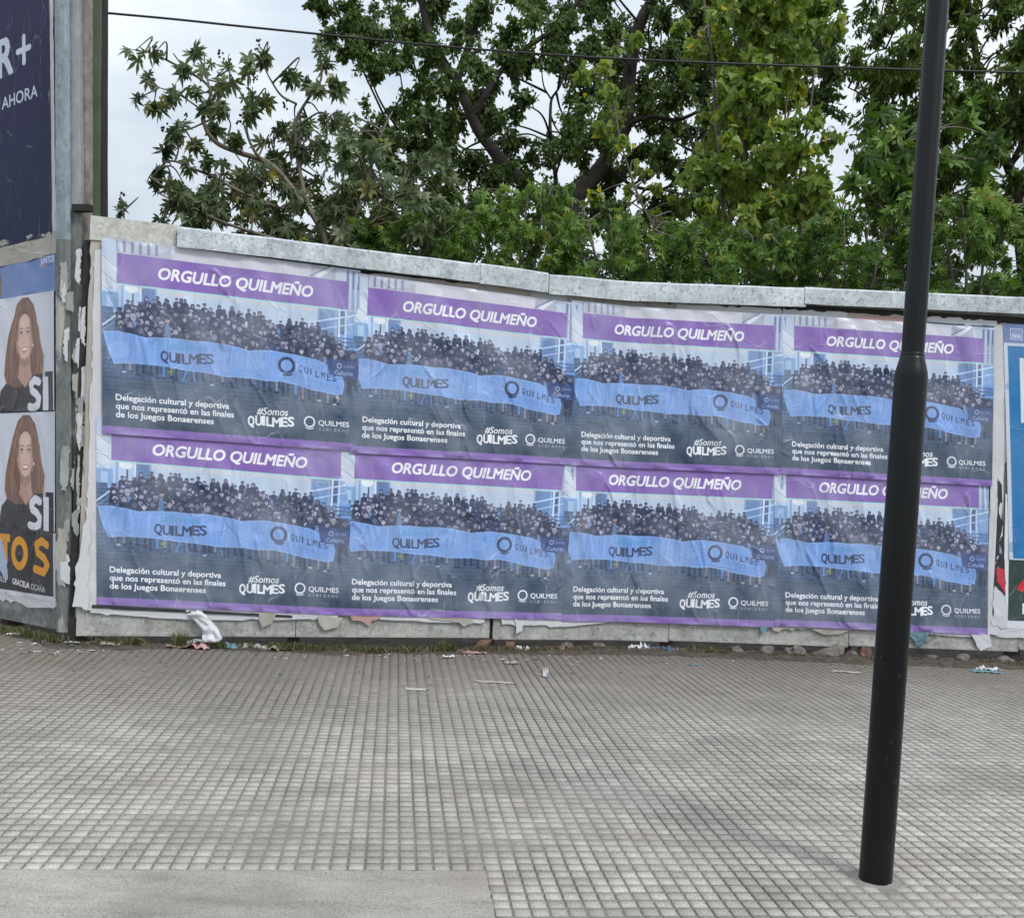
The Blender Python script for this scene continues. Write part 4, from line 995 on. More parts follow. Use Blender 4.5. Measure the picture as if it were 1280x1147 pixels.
# corner: galvanised folded post, grey flange, weathered wood post, green column
def vpost(name, x0a, x1a, ya, x0b, x1b, yb, dep, thick, mat, parent=None, skew=0.0, label=None, cat=None, zb_=None, bulge=0.0):
    """upright between two picture heights, measured at a given distance"""
    A0, A1, B0, B1 = at(x0a, ya, dep), at(x1a, ya, dep + skew), at(x0b, yb, dep), at(x1b, yb, dep + skew)
    if zb_ is not None:
        for A, B_ in ((A0, B0), (A1, B1)):
            k_ = (zb_ - A[2]) / (B_[2] - A[2]); A += (B_ - A) * k_
    bm = bmesh.new(); nseg = 14; rings = []
    for i in range(nseg + 1):
        t = i / nseg; L, R_ = A0 + (B0 - A0) * t, A1 + (B1 - A1) * t; w = 0.0015 * noise.noise(Vector((x0a, t * 9, 0)))
        M1 = L * .7 + R_ * .3; M1[1] -= bulge; M2 = L * .3 + R_ * .7; M2[1] -= bulge
        loop = [L, M1, M2, R_, R_ + [0, thick, 0], L + [0, thick, 0]]
        rings.append([bm.verts.new(Vector(q) + Vector((w, w, 0))) for q in loop])
    for a, b2 in zip(rings[:-1], rings[1:]):
        for k_ in range(6): bm.faces.new((a[k_], a[(k_ + 1) % 6], b2[(k_ + 1) % 6], b2[k_]))
    bm.faces.new(rings[0]); bm.faces.new(rings[-1][::-1])
    c = Vector(A0) ; 
    if parent is None:
        for v in bm.verts: v.co -= c
        o = bm_obj(name, bm, mat); o.location = c; tag(o, label, cat)
    else: o = bm_obj(name, bm, mat, parent)
    return o
M_peel = galv_mat('peeled_flange', (0.13, 0.15, 0.145), (0.24, 0.26, 0.25), (0.09, 0.10, 0.095), 0.1, 0.65, 0.85, 40, (1.6, 1.6, 0.55))
cpost = vpost('corner_post', 69.5, 88, 300, 68.5, 86.5, -60, 6.02, .05, M_corner, None, -.012, 'mottled galvanised folded steel post at the right edge of the left billboard', 'post', None, .010)
vpost('peeled_lower_part', 70.5, 90, 790, 69.5, 88, 300.3, 6.02, .05, M_peel, cpost, -.012, zb_=.36, bulge=.010)
fl_ = vpost('grey_flange', 89.5, 102, 262, 86.8, 98.5, -60, 6.03, .04, simple('pale_grey_flange', (.30, .32, .33), .6, .1, .2, 12, .2), None, 0, 'flat pale grey steel flange between the galvanised post and the wooden post', 'post', None, .002)
vpost('peeled_lower_part', 90.5, 106, 792, 89.5, 102, 262.3, 6.03, .04, M_peel, fl_, 0, zb_=.34, bulge=.002)
vpost('wooden_post', 100, 110, 785, 98.8, 110, -60, 6.09, .07, M_wood, None, 0, 'knotty weathered wooden post in the dark corner gap', 'post', .30, .004)
vpost('green_column', 107, 121, 790, 111, 127, -60, 6.26, .09, M_green, None, 0, 'dull green steel column rising behind the left end of the hoarding', 'column', .25, .0)
vpost('iron_bracket', 89.5, 112, 263, 90, 112.5, 255, 5.985, .05, M_dark, None, -.01, 'small dark iron bracket clasping the corner posts above the hoarding', 'bracket')
vpost('drain_strip', 124.5, 127.5, 330, 124.5, 128, -60, 6.27, .09, M_dark, None, 0, 'thin black edge strip on the right side of the green column', 'edge strip')
# peeled paper on the corner posts
g = random.Random(12)
def corner_pt(px_, z, off):
    d = ray(px_, 560); p_ = CAM + d * (6.0 / d[1]); return np.array([p_[0] + (z - 1.4) * -.042, 5.995 - off, z])
for i in range(30):
    z = 0.5 + 2.1 * (i + g.random()) / 30; pxx = g.choice([72, 78, 84, 92, 97, 101]) + g.uniform(-2, 2); w = g.uniform(.015, .05); h = g.uniform(.05, .26)
    s = (pxx - 88) * .0047
    def cp(a, z_, off): 
        q = corner_pt(88, z_, off); q[0] += a; return q
    o = torn('peeling_paper', g.choice([M_white, M_scrap, M_cream, M_scrap, M_scrap, M_white, M_navy]), cp, [(s, z), (s + w, z + .01), (s + w * g.uniform(.5, 1.1), z - h), (s - .005, z - h * g.uniform(.6, 1))], .004 + .0008 * (i % 9), 100 + i, .008, .012)
    child_local(o, cpost)

# ------------------------------------------------------------------ lamp post
PB = np.array([1.1189, 3.0219, zg(1.1189, 3.0219)])
PT = np.array([1.1906, 3.0219, 2.7495]); ax = (PT - PB) / np.linalg.norm(PT - PB)
lamp = empty('lamp_post', PB, 'slim black steel lamp post standing on the pavement in front of the posters', 'lamp post')
def shaft(name, prof, mat, sides=48):
    a = np.cross(ax, [0, 1, 0]); a /= np.linalg.norm(a); b2 = np.cross(ax, a); V = []
    for h, r in prof:
        ang = np.arange(sides) * 2 * math.pi / sides
        V.append(PB + ax * h + r * (np.cos(ang)[:, None] * a + np.sin(ang)[:, None] * b2))
    V = np.concatenate(V); n = len(prof)
    Fc = [(i * sides + k, i * sides + (k + 1) % sides, (i + 1) * sides + (k + 1) % sides, (i + 1) * sides + k) for i in range(n - 1) for k in range(sides)]
    return child_local(link(name, mesh_np(name, V, Fc, mat, True)), lamp)
hs = np.linalg.norm(np.array([1.16013, 3.0219, 1.65037]) - PB)
shaft('lower_shaft', [(-.03, .0475), (0, .0475), (.6, .0473), (1.1, .0473), (hs - .022, .0473), (hs - .010, .0468), (hs, .0455), (hs + .012, .0425), (hs + .026, .039), (hs + .038, .0358), (hs + .046, .0345), (hs + .047, .030)], M_black)
shaft('upper_shaft', [(hs + .02, .0325), (hs + .3, .0325), (1.9, .0325), (2.6, .032), (3.9, .031), (4.6, .030)], M_black)
shaft('weld_ring', [(hs + .040, .033), (hs + .046, .0352), (hs + .052, .0335), (hs + .056, .0325)], M_black)
# cement collar at the foot
bm = bmesh.new(); ring = []
for k in range(40):
    a = k / 40 * 2 * math.pi; r = .072 + .022 * noise.noise(Vector((math.cos(a) * 2, math.sin(a) * 2, 4))) + .012 * noise.noise(Vector((math.cos(a) * 7, math.sin(a) * 7, 4)))
    x, y = PB[0] + r * math.cos(a) * 1.1, PB[1] + r * math.sin(a); ring.append(bm.verts.new((x, y, zg(x, y) - .003)))
ring2 = [bm.verts.new((PB[0] + (v.co.x - PB[0]) * .5, PB[1] + (v.co.y - PB[1]) * .5, zg(PB[0], PB[1]) + .004)) for v in ring]
for k in range(40): bm.faces.new((ring[k], ring[(k + 1) % 40], ring2[(k + 1) % 40], ring2[k]))
bm.faces.new(ring2); o = bm_obj('cement_patch', bm, M_slab, pave, True)

# ------------------------------------------------------------------ overhead cable
cp = [at(x, y, 6.5 + .6 * (x - 100) / 1200) for x, y in ((110, 14), (127, 16), (215, 24), (300, 33), (400, 43), (520, 55), (650, 66), (800, 75), (950, 81), (1100, 86), (1280, 91), (1500, 95), (1800, 96))]
V, Fc = tube(smooth_line(cp, 5), np.full(len(smooth_line(cp, 5)), .0072), 8); c = np.array(cp[0])
tag(link('overhead_cable', mesh_np('overhead_cable', V - c, Fc, M_cable, True)), 'black overhead cable sagging across the trees from the green column', 'cable').location = Vector(c)

# ------------------------------------------------------------------ foliage
def kite():
    V = np.array([(0, 0, 0), (.42, .27, .05), (1, 0, -.10), (.42, -.27, .05)]); return V, np.array([(0, 1, 2), (0, 2, 3)])
def lance():
    V = np.array([(0, 0, 0), (.35, .17, .03), (.7, .13, -.02), (1, 0, -.14), (.7, -.13, -.02), (.35, -.17, .03)])
    return V, np.array([(0, 1, 5), (1, 2, 4), (1, 4, 5), (2, 3, 4)])
def delta():
    V = np.array([(-.25, 0, .0), (0, 0, 0), (.05, .36, .04), (.28, .46, .05), (.6, .24, .0), (1, 0, -.10), (.6, -.24, .0), (.28, -.46, .05), (.05, -.36, .04)])
    return V, np.array([(1, 2, 3), (1, 3, 4), (1, 4, 5), (1, 5, 6), (1, 6, 7), (1, 7, 8)])
def palmate(seed, lobes=7, wide=.125, droop=.55):
    g = random.Random(seed); V = [(0, 0, 0)]; Fc = []
    for i in range(lobes):
        a = math.radians(-125 + 250 * i / (lobes - 1) + g.uniform(-6, 6)); L = (1 - .42 * abs(i - (lobes - 1) / 2) / ((lobes - 1) / 2)) * g.uniform(.85, 1.1)
        da = g.uniform(-.25, .25); dr_ = droop * g.uniform(.6, 1.5)
        def P(r, off, up=0):
            x = r * math.cos(a) - off * math.sin(a); y = r * math.sin(a) + off * math.cos(a); return (x, y, up - dr_ * r * r)
        b = len(V); V += [P(.28 * L, -wide * .62), P(.28 * L, wide * .62), P(.58 * L, -wide * 1.05, -.02), P(.58 * L, wide * 1.05, -.02), P(.60 * L, 0, .035), P(L, da * .12, -.02), P(.28 * L, 0, .02)]
        Fc += [(0, b, b + 6), (0, b + 6, b + 1), (b, b + 2, b + 4), (b, b + 4, b + 6), (b + 6, b + 4, b + 3), (b + 6, b + 3, b + 1), (b + 2, b + 5, b + 4), (b + 4, b + 5, b + 3)]
    # webbing near the centre
    for i in range(lobes - 1): Fc.append((0, 1 + i * 7 + 1, 1 + (i + 1) * 7))
    return np.array(V), np.array(Fc)

def frames(D_, up_bias, g):
    """rotation matrices whose x axis follows D_ and z axis points roughly up with noise"""
    D_ = D_ / (np.linalg.norm(D_, axis=1)[:, None] + 1e-9); n = len(D_)
    upv = np.array([0, 0, 1.0]) * up_bias + g.normal(0, 1, (n, 3)) * (1 - up_bias)
    y = np.cross(upv, D_); y /= np.linalg.norm(y, axis=1)[:, None] + 1e-9; z = np.cross(D_, y)
    return np.stack([D_, y, z], -1)

def leaves(parent, name, tpl, P, Rm, S, tone, mat, individual=0):
    """first individual leaves nearest the camera as parts, the rest joined"""
    P = np.asarray(P); n = len(P); order = np.argsort(P[:, 1] / (S + 1e-9) * np.mean(S)); loc = np.array(parent.location)
    tv, tf = tpl[0] if isinstance(tpl, list) else tpl
    tl = tpl if isinstance(tpl, list) else [tpl]
    if individual:
        meshes = [[mesh_np(name, t[0], t[1], mat, tone=np.full(len(t[0]), tt)) for tt in (.05, .2, .35, .5, .65, .8, .9, .97)] for t in tl]
        for i in order[:individual]:
            mlist = meshes[i % len(tl)]; q = min(int(tone[i] * 8), 7)
            o = bpy.data.objects.new(name, mlist[q]); col.objects.link(o); o.parent = parent
            M = Matrix([[Rm[i][r][c_] * S[i] for c_ in range(3)] + [P[i][r] - loc[r]] for r in range(3)] + [[0, 0, 0, 1]]); o.matrix_basis = M
    rest = order[individual:]
    if len(rest) == 0: return
    Vs, Fs, Ts, off = [], [], [], 0
    for k_, (tv, tf) in enumerate(tl):
        sel = rest[rest % len(tl) == k_]
        if len(sel) == 0: continue
        W_ = np.einsum('nij,kj->nki', Rm[sel], tv) * S[sel][:, None, None] + P[sel][:, None, :] - loc
        Vs.append(W_.reshape(-1, 3)); Fs.append((tf[None] + (np.arange(len(sel)) * len(tv))[:, None, None]).reshape(-1, 3) + off); off += len(sel) * len(tv)
        Ts.append(np.repeat(tone[sel], len(tv)))
    o = link('foliage' if individual or name == 'foliage' else name, mesh_np('foliage', np.concatenate(Vs), np.concatenate(Fs), mat, tone=np.concatenate(Ts)), parent); tag(o, kind='stuff')

def limb_set(parent, limbs, mat, name='trunk', sides=8):
    """each limb: list of (px, py, depth), r0, r1"""
    parts, pts = [], []
    for L, r0, r1 in limbs:
        C = smooth_line([at(*q) for q in L], 5); C = C + np.array([[0.02 * noise.noise(Vector(c_ * 3)) for _ in range(3)] for c_ in C])
        parts.append(tube(C, np.linspace(r0, r1, len(C)), sides)); pts.append(C)
    V, Fc = join(parts); o = link(name, mesh_np(name, V - np.array(parent.location), Fc, mat, True), parent)
    return np.concatenate(pts)

LEAF_K = 1.0
def clump_leaves(g, center, R_, n, lsize, hang=.5, flat=1.0, twigs=7, depth_scale=1.0):
    """twigs fan from a clump centre, leaves sit along them"""
    P, Dr, S, tw = [], [], [], []
    per = max(n // twigs, 1)
    for t in range(twigs):
        d = g.normal(0, 1, 3); d[2] *= flat; d[1] *= depth_scale; d /= np.linalg.norm(d) + 1e-9
        end = center + d * R_ * g.uniform(.55, 1.1) * np.array([1, depth_scale, 1]); mid = (center + end) / 2 + g.normal(0, .08, 3) * R_
        C = smooth_line([center, mid, end], 4); tw.append(C)
        tt = g.uniform(.15, 1.05, per); q = np.clip(tt, 0, 1) * (len(C) - 1); i0 = np.minimum(q.astype(int), len(C) - 2); f = (q - i0)[:, None]
        base = C[i0] * (1 - f) + C[i0 + 1] * f + g.normal(0, R_ * .11, (per, 3))
        dr_ = g.normal(0, 1, (per, 3)); dr_[:, 2] -= hang * 1.8; dr_ += d * .4
        P.append(base); Dr.append(dr_); S.append(lsize * g.uniform(.65, 1.2, per))
    return np.concatenate(P), np.concatenate(Dr), np.concatenate(S), tw

def tree(name, label, cat, base, limbs, clumps, tpl, lsize, mat, bark, seed, individual=0, leaf='leaf', hang=.5, up=.35, group=None, twig_r=.006, stem='trunk', tone_shift=0.0, yellow=.02, branch_r=.018, dens=1.0, twigs=7, links=True):
    g = np.random.default_rng(seed); root = empty(name, base, label, cat, group)
    pts = limb_set(root, limbs, bark, stem) if limbs else np.array([base])
    P, Dr, S, tubes, T = [], [], [], [], []
    for (px, py, dep, rpx, n) in clumps:
        c_ = at(px, py, dep); R_ = rpx * dep / F_PX
        p, d, s, tw = clump_leaves(g, c_, R_, int(n * dens), lsize, hang, twigs=twigs)
        P.append(p); Dr.append(d); S.append(s); base_t = g.uniform(.25, .62) + tone_shift
        T.append(np.clip(base_t + g.normal(0, .17, len(p)), 0, .94))
        near = pts[np.argmin(((pts - c_) ** 2).sum(1) + 2.5 * np.maximum(pts[:, 2] - c_[2], 0) ** 2)]
        m_ = (near + c_) / 2 + g.normal(0, .06, 3) + np.array([0, 0, .05]); C = smooth_line([near, m_, c_], 5)
        if not links: near = c_ + np.array([0, .1, -.2]); C = smooth_line([near, c_], 5)
        L_ = np.linalg.norm(near - c_); tubes.append(tube(C, np.linspace(min(branch_r, .006 + L_ * .012), twig_r, len(C)), 5))
        for w in tw: tubes.append(tube(w, np.linspace(twig_r * .8, twig_r * .25, len(w)), 4))
    V, Fc = join(tubes); link('branches', mesh_np('branches', V - np.array(root.location), Fc, bark, True), root)['kind'] = 'stuff'
    P = np.concatenate(P); Dr = np.concatenate(Dr); S = np.concatenate(S); T = np.concatenate(T)
    T = np.where(g.random(len(T)) < yellow, 1.0, T)
    leaves(root, leaf, tpl, P, frames(Dr, up, g), S, T, mat, individual)
    return root

G0 = .24
# dark broadleaf tree with forked limbs
limbs = [([(720, 420, 13.2), (716, 300, 13.2), (719, 252, 13.2), (756, 203, 13.2), (781, 156, 13.1), (787, 94, 13.0), (800, 30, 12.9), (834, -30, 12.8), (860, -120, 12.7)], 0.126, 0.059),
         ([(712, 300, 13.2), (694, 268, 13.3), (640, 215, 13.4), (612, 180, 13.5), (589, 148, 13.5), (572, 100, 13.5), (560, 84, 13.5), (536, 40, 13.4), (522, -20, 13.3)], 0.096, 0.044),
         ([(572, 100, 13.5), (584, 62, 13.5), (597, 20, 13.5), (604, -40, 13.5)], 0.059, 0.037),
         ([(589, 148, 13.5), (606, 120, 13.5), (625, 90, 13.5), (655, 62, 13.4), (700, 30, 13.3), (740, -20, 13.2)], 0.052, 0.026),
         ([(781, 160, 13.1), (797, 150, 13.0), (820, 146, 12.9), (846, 150, 12.8), (872, 140, 12.7), (910, 118, 12.6)], 0.041, 0.015),
         ([(756, 203, 13.2), (790, 232, 13.3), (830, 236, 13.4), (850, 215, 13.4), (868, 190, 13.4)], 0.026, 0.011),
         ([(700, 262, 13.2), (694, 220, 13.1), (690, 187, 13.1), (688, 150, 13.1), (689, 125, 13.1), (700, 108, 13.1), (712, 78, 13.1)], 0.033, 0.009),
         ([(689, 125, 13.1), (680, 108, 13.1), (676, 80, 13.0)], 0.013, 0.006), ([(560, 90, 13.5), (530, 70, 13.5), (480, 60, 13.6), (430, 40, 13.7)], 0.037, 0.011),
         ([(800, 30, 12.9), (815, 8, 12.9), (828, -30, 12.9)], 0.044, 0.030), ([(589, 148, 13.5), (540, 150, 13.5), (490, 165, 13.5), (470, 190, 13.5)], 0.022, 0.007)]
cl = []
g = np.random.default_rng(21)
spots = [(400, 5), (420, 35), (445, 12), (470, 45), (430, 60), (495, 20), (520, 55), (500, 85), (548, 20), (545, 75), (470, 85), (455, 60), (575, 40), (610, 15), (640, 45), (665, 15), (700, 30), (735, 10), (625, 75), (590, 75), (655, 80), (560, 110),
         (760, 40), (770, 80), (745, 60), (820, 20), (850, 45), (830, 75), (880, 15), (810, 105), (860, 95), (600, 125), (625, 150), (655, 130), (640, 180), (560, 160), (530, 150), (505, 170), (520, 120), (480, 190), (540, 195), (590, 200), (620, 215),
         (740, 120), (725, 150), (745, 175), (715, 190), (770, 130), (810, 130), (845, 125), (830, 165), (865, 165), (800, 190), (830, 205), (860, 215), (775, 215), (890, 190), (900, 140), (900, 60), (930, 25), (960, 10), (1000, 20), (1030, 10), (660, 200), (680, 240), (650, 235), (730, 230), (560, 235),
         (500, 225), (455, 155), (435, 190), (450, 225), (880, 250), (920, 225), (700, 65), (725, 90), (985, 50), (1020, 60), (1040, 90), (950, 90), (1000, 120), (1030, 130),
         (600, 260), (640, 270), (700, 275), (760, 262), (820, 258), (400, -20), (470, -25), (540, -25), (610, -25), (690, -25), (760, -25), (840, -30), (920, -25), (1000, -25)]
for x, y in spots:
    cl.append((x + g.uniform(-6, 6), y + g.uniform(-6, 6), 13.2 + g.uniform(-1.3, 1.1), g.uniform(22, 34), int(g.uniform(150, 250))))
for i in range(135):
    x, y = g.uniform(395, 1055), g.uniform(-30, 262)
    if np.hypot(x - 682, (y - 122) * .9) < 40 or np.hypot(x - 1030, y - 190) < 26 or np.hypot(x - 448, y - 118) < 26 or (x > 1000 and y > 120) or (x < 470 and y > 95) or (x < 400 + 30): continue
    cl.append((x, y, 14.2 + g.uniform(-.6, .8), g.uniform(16, 28), int(g.uniform(70, 130))))
tree('broadleaf_tree', 'tall dark forked broadleaf tree with small leaves rising behind the middle of the hoarding', 'tree', (at(720, 420, 13.2)[0], 13.2, G0), limbs, cl, kite(), .082, M_lf_dark, M_bark, 31, 0, 'foliage', .55, .3, yellow=.006, dens=3.0)
# extend trunk to the ground
root = [o for o in bpy.data.objects if o.name == 'broadleaf_tree'][0]
A_ = at(720, 400, 13.2); V, Fc = tube(np.array([[A_[0] - .05, 13.2, G0 - .1], [A_[0], 13.2, 1.5], A_, at(716, 330, 13.2)]), [.20, .16, .14, .127], 10)
link('trunk_base', mesh_np('trunk_base', V - np.array(root.location), Fc, M_bark, True), root)

# castor oil plant reaching into the sky at the left
CD = 8.2
cst = [([(430, 420, CD), (415, 330, CD), (392, 270, CD), (340, 208, CD), (300, 190, CD), (272, 178, CD), (256, 160, CD), (254, 140, CD), (262, 112, CD), (232, 88, CD), (205, 72, CD), (182, 64, CD)], .028, .006),
       ([(330, 204, CD), (318, 188, CD - .1), (309, 160, CD - .1), (314, 140, CD - .1), (300, 118, CD - .1), (290, 96, CD - .1), (278, 76, CD - .1)], .014, .005),
       ([(392, 270, CD), (372, 210, CD + .2), (370, 160, CD + .2), (382, 128, CD + .2), (400, 100, CD + .2), (402, 70, CD + .2), (404, 48, CD + .2)], .020, .005),
       ([(370, 130, CD + .2), (350, 120, CD + .1), (338, 100, CD), (328, 78, CD), (322, 62, CD)], .010, .004),
       ([(350, 260, CD), (300, 240, CD - .1), (250, 215, CD - .1), (215, 200, CD - .1), (190, 222, CD - .1)], .016, .005),
       ([(350, 300, CD - .1), (290, 282, CD - .2), (240, 262, CD - .2), (210, 250, CD - .2)], .014, .005),
       ([(262, 150, CD), (235, 162, CD), (220, 160, CD), (200, 186, CD)], .008, .004), ([(254, 140, CD), (225, 120, CD), (190, 108, CD)], .008, .004),
       ([(262, 112, CD), (252, 84, CD), (244, 68, CD)], .008, .004), ([(430, 330, CD + .2), (450, 250, CD + .3), (470, 190, CD + .4), (485, 150, CD + .4), (490, 140, CD + .4)], .018, .005),
       ([(340, 208, CD), (330, 228, CD), (300, 200, CD - .1), (286, 170, CD - .1)], .008, .004), ([(445, 300, CD + .2), (500, 240, CD + .3), (520, 200, CD + .4)], .014, .005)]
cc = [(120, 185), (195, 190), (165, 290), (130, 360), (185, 395), (240, 370), (270, 340), (300, 260), (345, 200), (375, 250), (460, 245), (340, 330), (430, 330), (470, 300), (535, 210), (600, 215), (530, 280), (600, 370), (540, 370), (440, 410), (370, 390), (270, 475), (420, 480), (500, 510), (540, 430), (700, 280), (750, 300), (800, 170), (790, 330), (850, 300), (830, 230), (870, 340), (650, 470), (600, 530), (480, 530), (240, 560), (310, 610), (380, 600), (200, 630), (190, 700), (260, 760), (310, 750), (220, 810), (400, 700), (450, 620), (380, 790), (500, 700), (330, 540), (280, 520)]
cl = [(130 + x / 2.977, y / 2.977, CD + g.uniform(-.25, .25), g.uniform(7, 13), int(g.uniform(6, 10))) for x, y in cc]
for i in range(150):
    x = g.uniform(300, 560); lo = np.interp(x, [300, 360, 420, 480, 560], [235, 165, 130, 170, 190]); y = g.uniform(lo, 345)
    cl.append((x, y, CD + g.uniform(-.2, .9), g.uniform(12, 22), int(g.uniform(6, 11))))
for i in range(26):
    cl.append((g.uniform(205, 320), g.uniform(225, 310), CD + g.uniform(-.3, .4), g.uniform(8, 16), int(g.uniform(5, 9))))
pal = [palmate(s, 7) for s in (1, 2, 3, 4)]
tree('castor_plant', 'large sprawling castor oil plant with drooping star-shaped leaves against the sky at the left', 'shrub', (at(430, 420, CD)[0], CD, G0), cst, cl, pal, .112, M_lf_castor, M_stem, 41, 300, 'leaf', .9, .5, twig_r=.0035, stem='stem', yellow=.015, branch_r=.010, twigs=4)
# dry seed heads on the castor plant
castor = [o for o in bpy.data.objects if o.name == 'castor_plant'][0]; V_, F_, off = [], [], 0
for (x, y) in [(244, 66), (322, 58), (193, 58), (404, 46), (276, 70), (192, 222), (206, 160), (355, 135), (300, 150), (260, 230), (152, 250), (318, 100), (230, 150)]:
    for k_ in range(7):
        c_ = at(x + g.uniform(-4, 4), y + g.uniform(-9, 7), CD + g.uniform(-.05, .05)); r = g.uniform(.008, .014)
        o8 = np.array([(1, 0, 0), (-1, 0, 0), (0, 1, 0), (0, -1, 0), (0, 0, 1.2), (0, 0, -1.2)]) * r + c_ - np.array(castor.location)
        V_.append(o8); F_.append(np.array([(4, 0, 2), (4, 2, 1), (4, 1, 3), (4, 3, 0), (5, 2, 0), (5, 1, 2), (5, 3, 1), (5, 0, 3)]) + off); off += 6
tag(link('seed_heads', mesh_np('seed_heads', np.concatenate(V_), np.concatenate(F_), M_bark, True), castor), kind='stuff')
# small sprig over the left end of the hoarding
tree('castor_sprig', 'tiny castor sprig just above the left end of the hoarding', 'sprig', (at(156, 300, 7.0)[0], 7.0, G0), [([(158, 420, 7.0), (154, 300, 7.0), (152, 270, 7.0), (151, 252, 7.0)], .008, .004)],
     [(152, 258, 7.0, 7, 6), (150, 266, 7.05, 8, 6)], pal, .055, M_lf_castor, M_stem, 42, 12, 'leaf', .8, .5, twig_r=.002, stem='stem', branch_r=.004, twigs=3)

# poplar with upright shoots, yellow-green leaves
PD = 10.2
lim = [([(930, 420, PD), (905, 320, PD), (903, 250, PD), (896, 160, PD), (890, 80, PD), (880, 0, PD), (870, -80, PD)], .024, .010),
       ([(950, 420, PD), (965, 300, PD), (964, 200, PD), (956, 100, PD), (945, 0, PD), (940, -80, PD)], .020, .008),
       ([(960, 420, PD), (1000, 300, PD), (1000, 220, PD), (1012, 140, PD), (1020, 60, PD), (1024, -40, PD)], .018, .007),
       ([(920, 420, PD), (850, 330, PD), (800, 250, PD), (775, 170, PD), (760, 100, PD), (745, 80, PD)], .016, .006),
       ([(950, 400, PD), (980, 310, PD), (980, 180, PD), (985, 90, PD), (985, -40, PD)], .016, .006), ([(905, 300, PD), (930, 220, PD), (925, 120, PD), (918, 30, PD), (915, -60, PD)], .014, .006)]
cl = []
for i in range(175):
    y = g.uniform(-45, 335); x = g.normal(955, 50) if y > 60 else g.normal(950, 58)
    if x > 1046 or x < 835: continue
    if 1010 < x and 40 < y < 200 and g.random() < .6: continue
    cl.append((x, y, PD + g.uniform(-.7, .7), g.uniform(16, 26), int(g.uniform(34, 60))))
for x, y in ((742, 92), (752, 85), (760, 130), (770, 60), (785, 55), (800, 48), (765, 110), (770, 150), (745, 120), (778, 180), (800, 215), (790, 240), (820, 235), (850, 250), (815, 270), (730, 95), (755, 160), (875, 60), (860, 90), (850, 30), (740, 245), (775, 270)):
    cl.append((x, y, PD + g.uniform(-.3, .3), g.uniform(9, 17), int(g.uniform(12, 24))))
tree('poplar_tree', 'slender poplar with upright shoots and yellow-green triangular leaves, left of the lamp post', 'tree', (at(945, 420, PD)[0], PD, G0), lim, cl, delta(), .086, M_lf_poplar, M_twig, 51, 300, 'leaf', .75, .2, twig_r=.004, yellow=.035, branch_r=.008, tone_shift=.06, dens=1.7)

# right-hand tree with drooping narrow leaves
RD = 11.5
lim = [([(1290, 420, RD), (1275, 300, RD), (1270, 240, RD), (1250, 180, RD), (1230, 120, RD), (1215, 40, RD), (1200, -60, RD)], 0.077, 0.028),
       ([(1272, 240, RD), (1240, 232, RD), (1200, 250, RD), (1150, 238, RD)], 0.028, 0.010), ([(1250, 180, RD), (1200, 130, RD), (1140, 80, RD), (1085, 50, RD)], 0.028, 0.008),
       ([(1230, 120, RD), (1170, 60, RD), (1110, 5, RD)], 0.021, 0.008), ([(1262, 210, RD), (1300, 130, RD), (1330, 20, RD)], 0.035, 0.014), ([(1240, 160, RD), (1170, 150, RD), (1100, 130, RD), (1060, 110, RD)], 0.021, 0.007)]
cl = []
for i in range(245):
    y = g.uniform(-40, 290); x = g.uniform(1062, 1420)
    edge = np.interp(y, [-40, 10, 60, 110, 150, 200, 290], [1085, 1080, 1068, 1066, 1075, 1085, 1090])
    if x < edge: continue
    if g.random() < .10: continue
    cl.append((x, y, RD + g.uniform(-1.2, 1.2), g.uniform(20, 32), int(g.uniform(80, 130))))
tree('drooping_tree', 'large tree with narrow drooping leaves behind the lamp post at the right', 'tree', (at(1290, 420, RD)[0], RD, G0), lim, cl, lance(), .092, M_lf_right, M_bark, 61, 0, 'foliage', .95, .35, branch_r=.012, yellow=.01, dens=2.5)

# big dark palmate leaves hanging left of the lamp post
tree('papaya_shrub', 'dark shrub with very large fingered leaves just left of the lamp post', 'shrub', (at(1130, 420, 9.4)[0], 9.4, G0), [([(1130, 420, 9.4), (1125, 330, 9.4), (1120, 260, 9.4), (1110, 190, 9.4)], .03, .01), ([(1122, 280, 9.4), (1085, 240, 9.4), (1070, 200, 9.4)], .015, .006)],
     [(1075, 195, 9.3, 14, 7), (1095, 175, 9.3, 14, 7), (1120, 165, 9.3, 14, 8), (1070, 225, 9.2, 14, 6), (1110, 205, 9.3, 16, 8), (1140, 190, 9.3, 16, 8), (1120, 235, 9.2, 14, 8), (1150, 225, 9.3, 16, 8), (1135, 260, 9.2, 12, 6), (1160, 160, 9.5, 16, 8), (1100, 140, 9.5, 16, 8), (1180, 200, 9.5, 16, 8), (1220, 200, 9.5, 20, 10), (1240, 170, 9.5, 20, 10), (1210, 150, 9.6, 18, 10)],
     [palmate(s, 7, .13, .45) for s in (5, 6, 7)], .20, M_lf_shrub, M_twig, 71, 130, 'leaf', .8, .5, branch_r=.01, tone_shift=-.12, twigs=3)

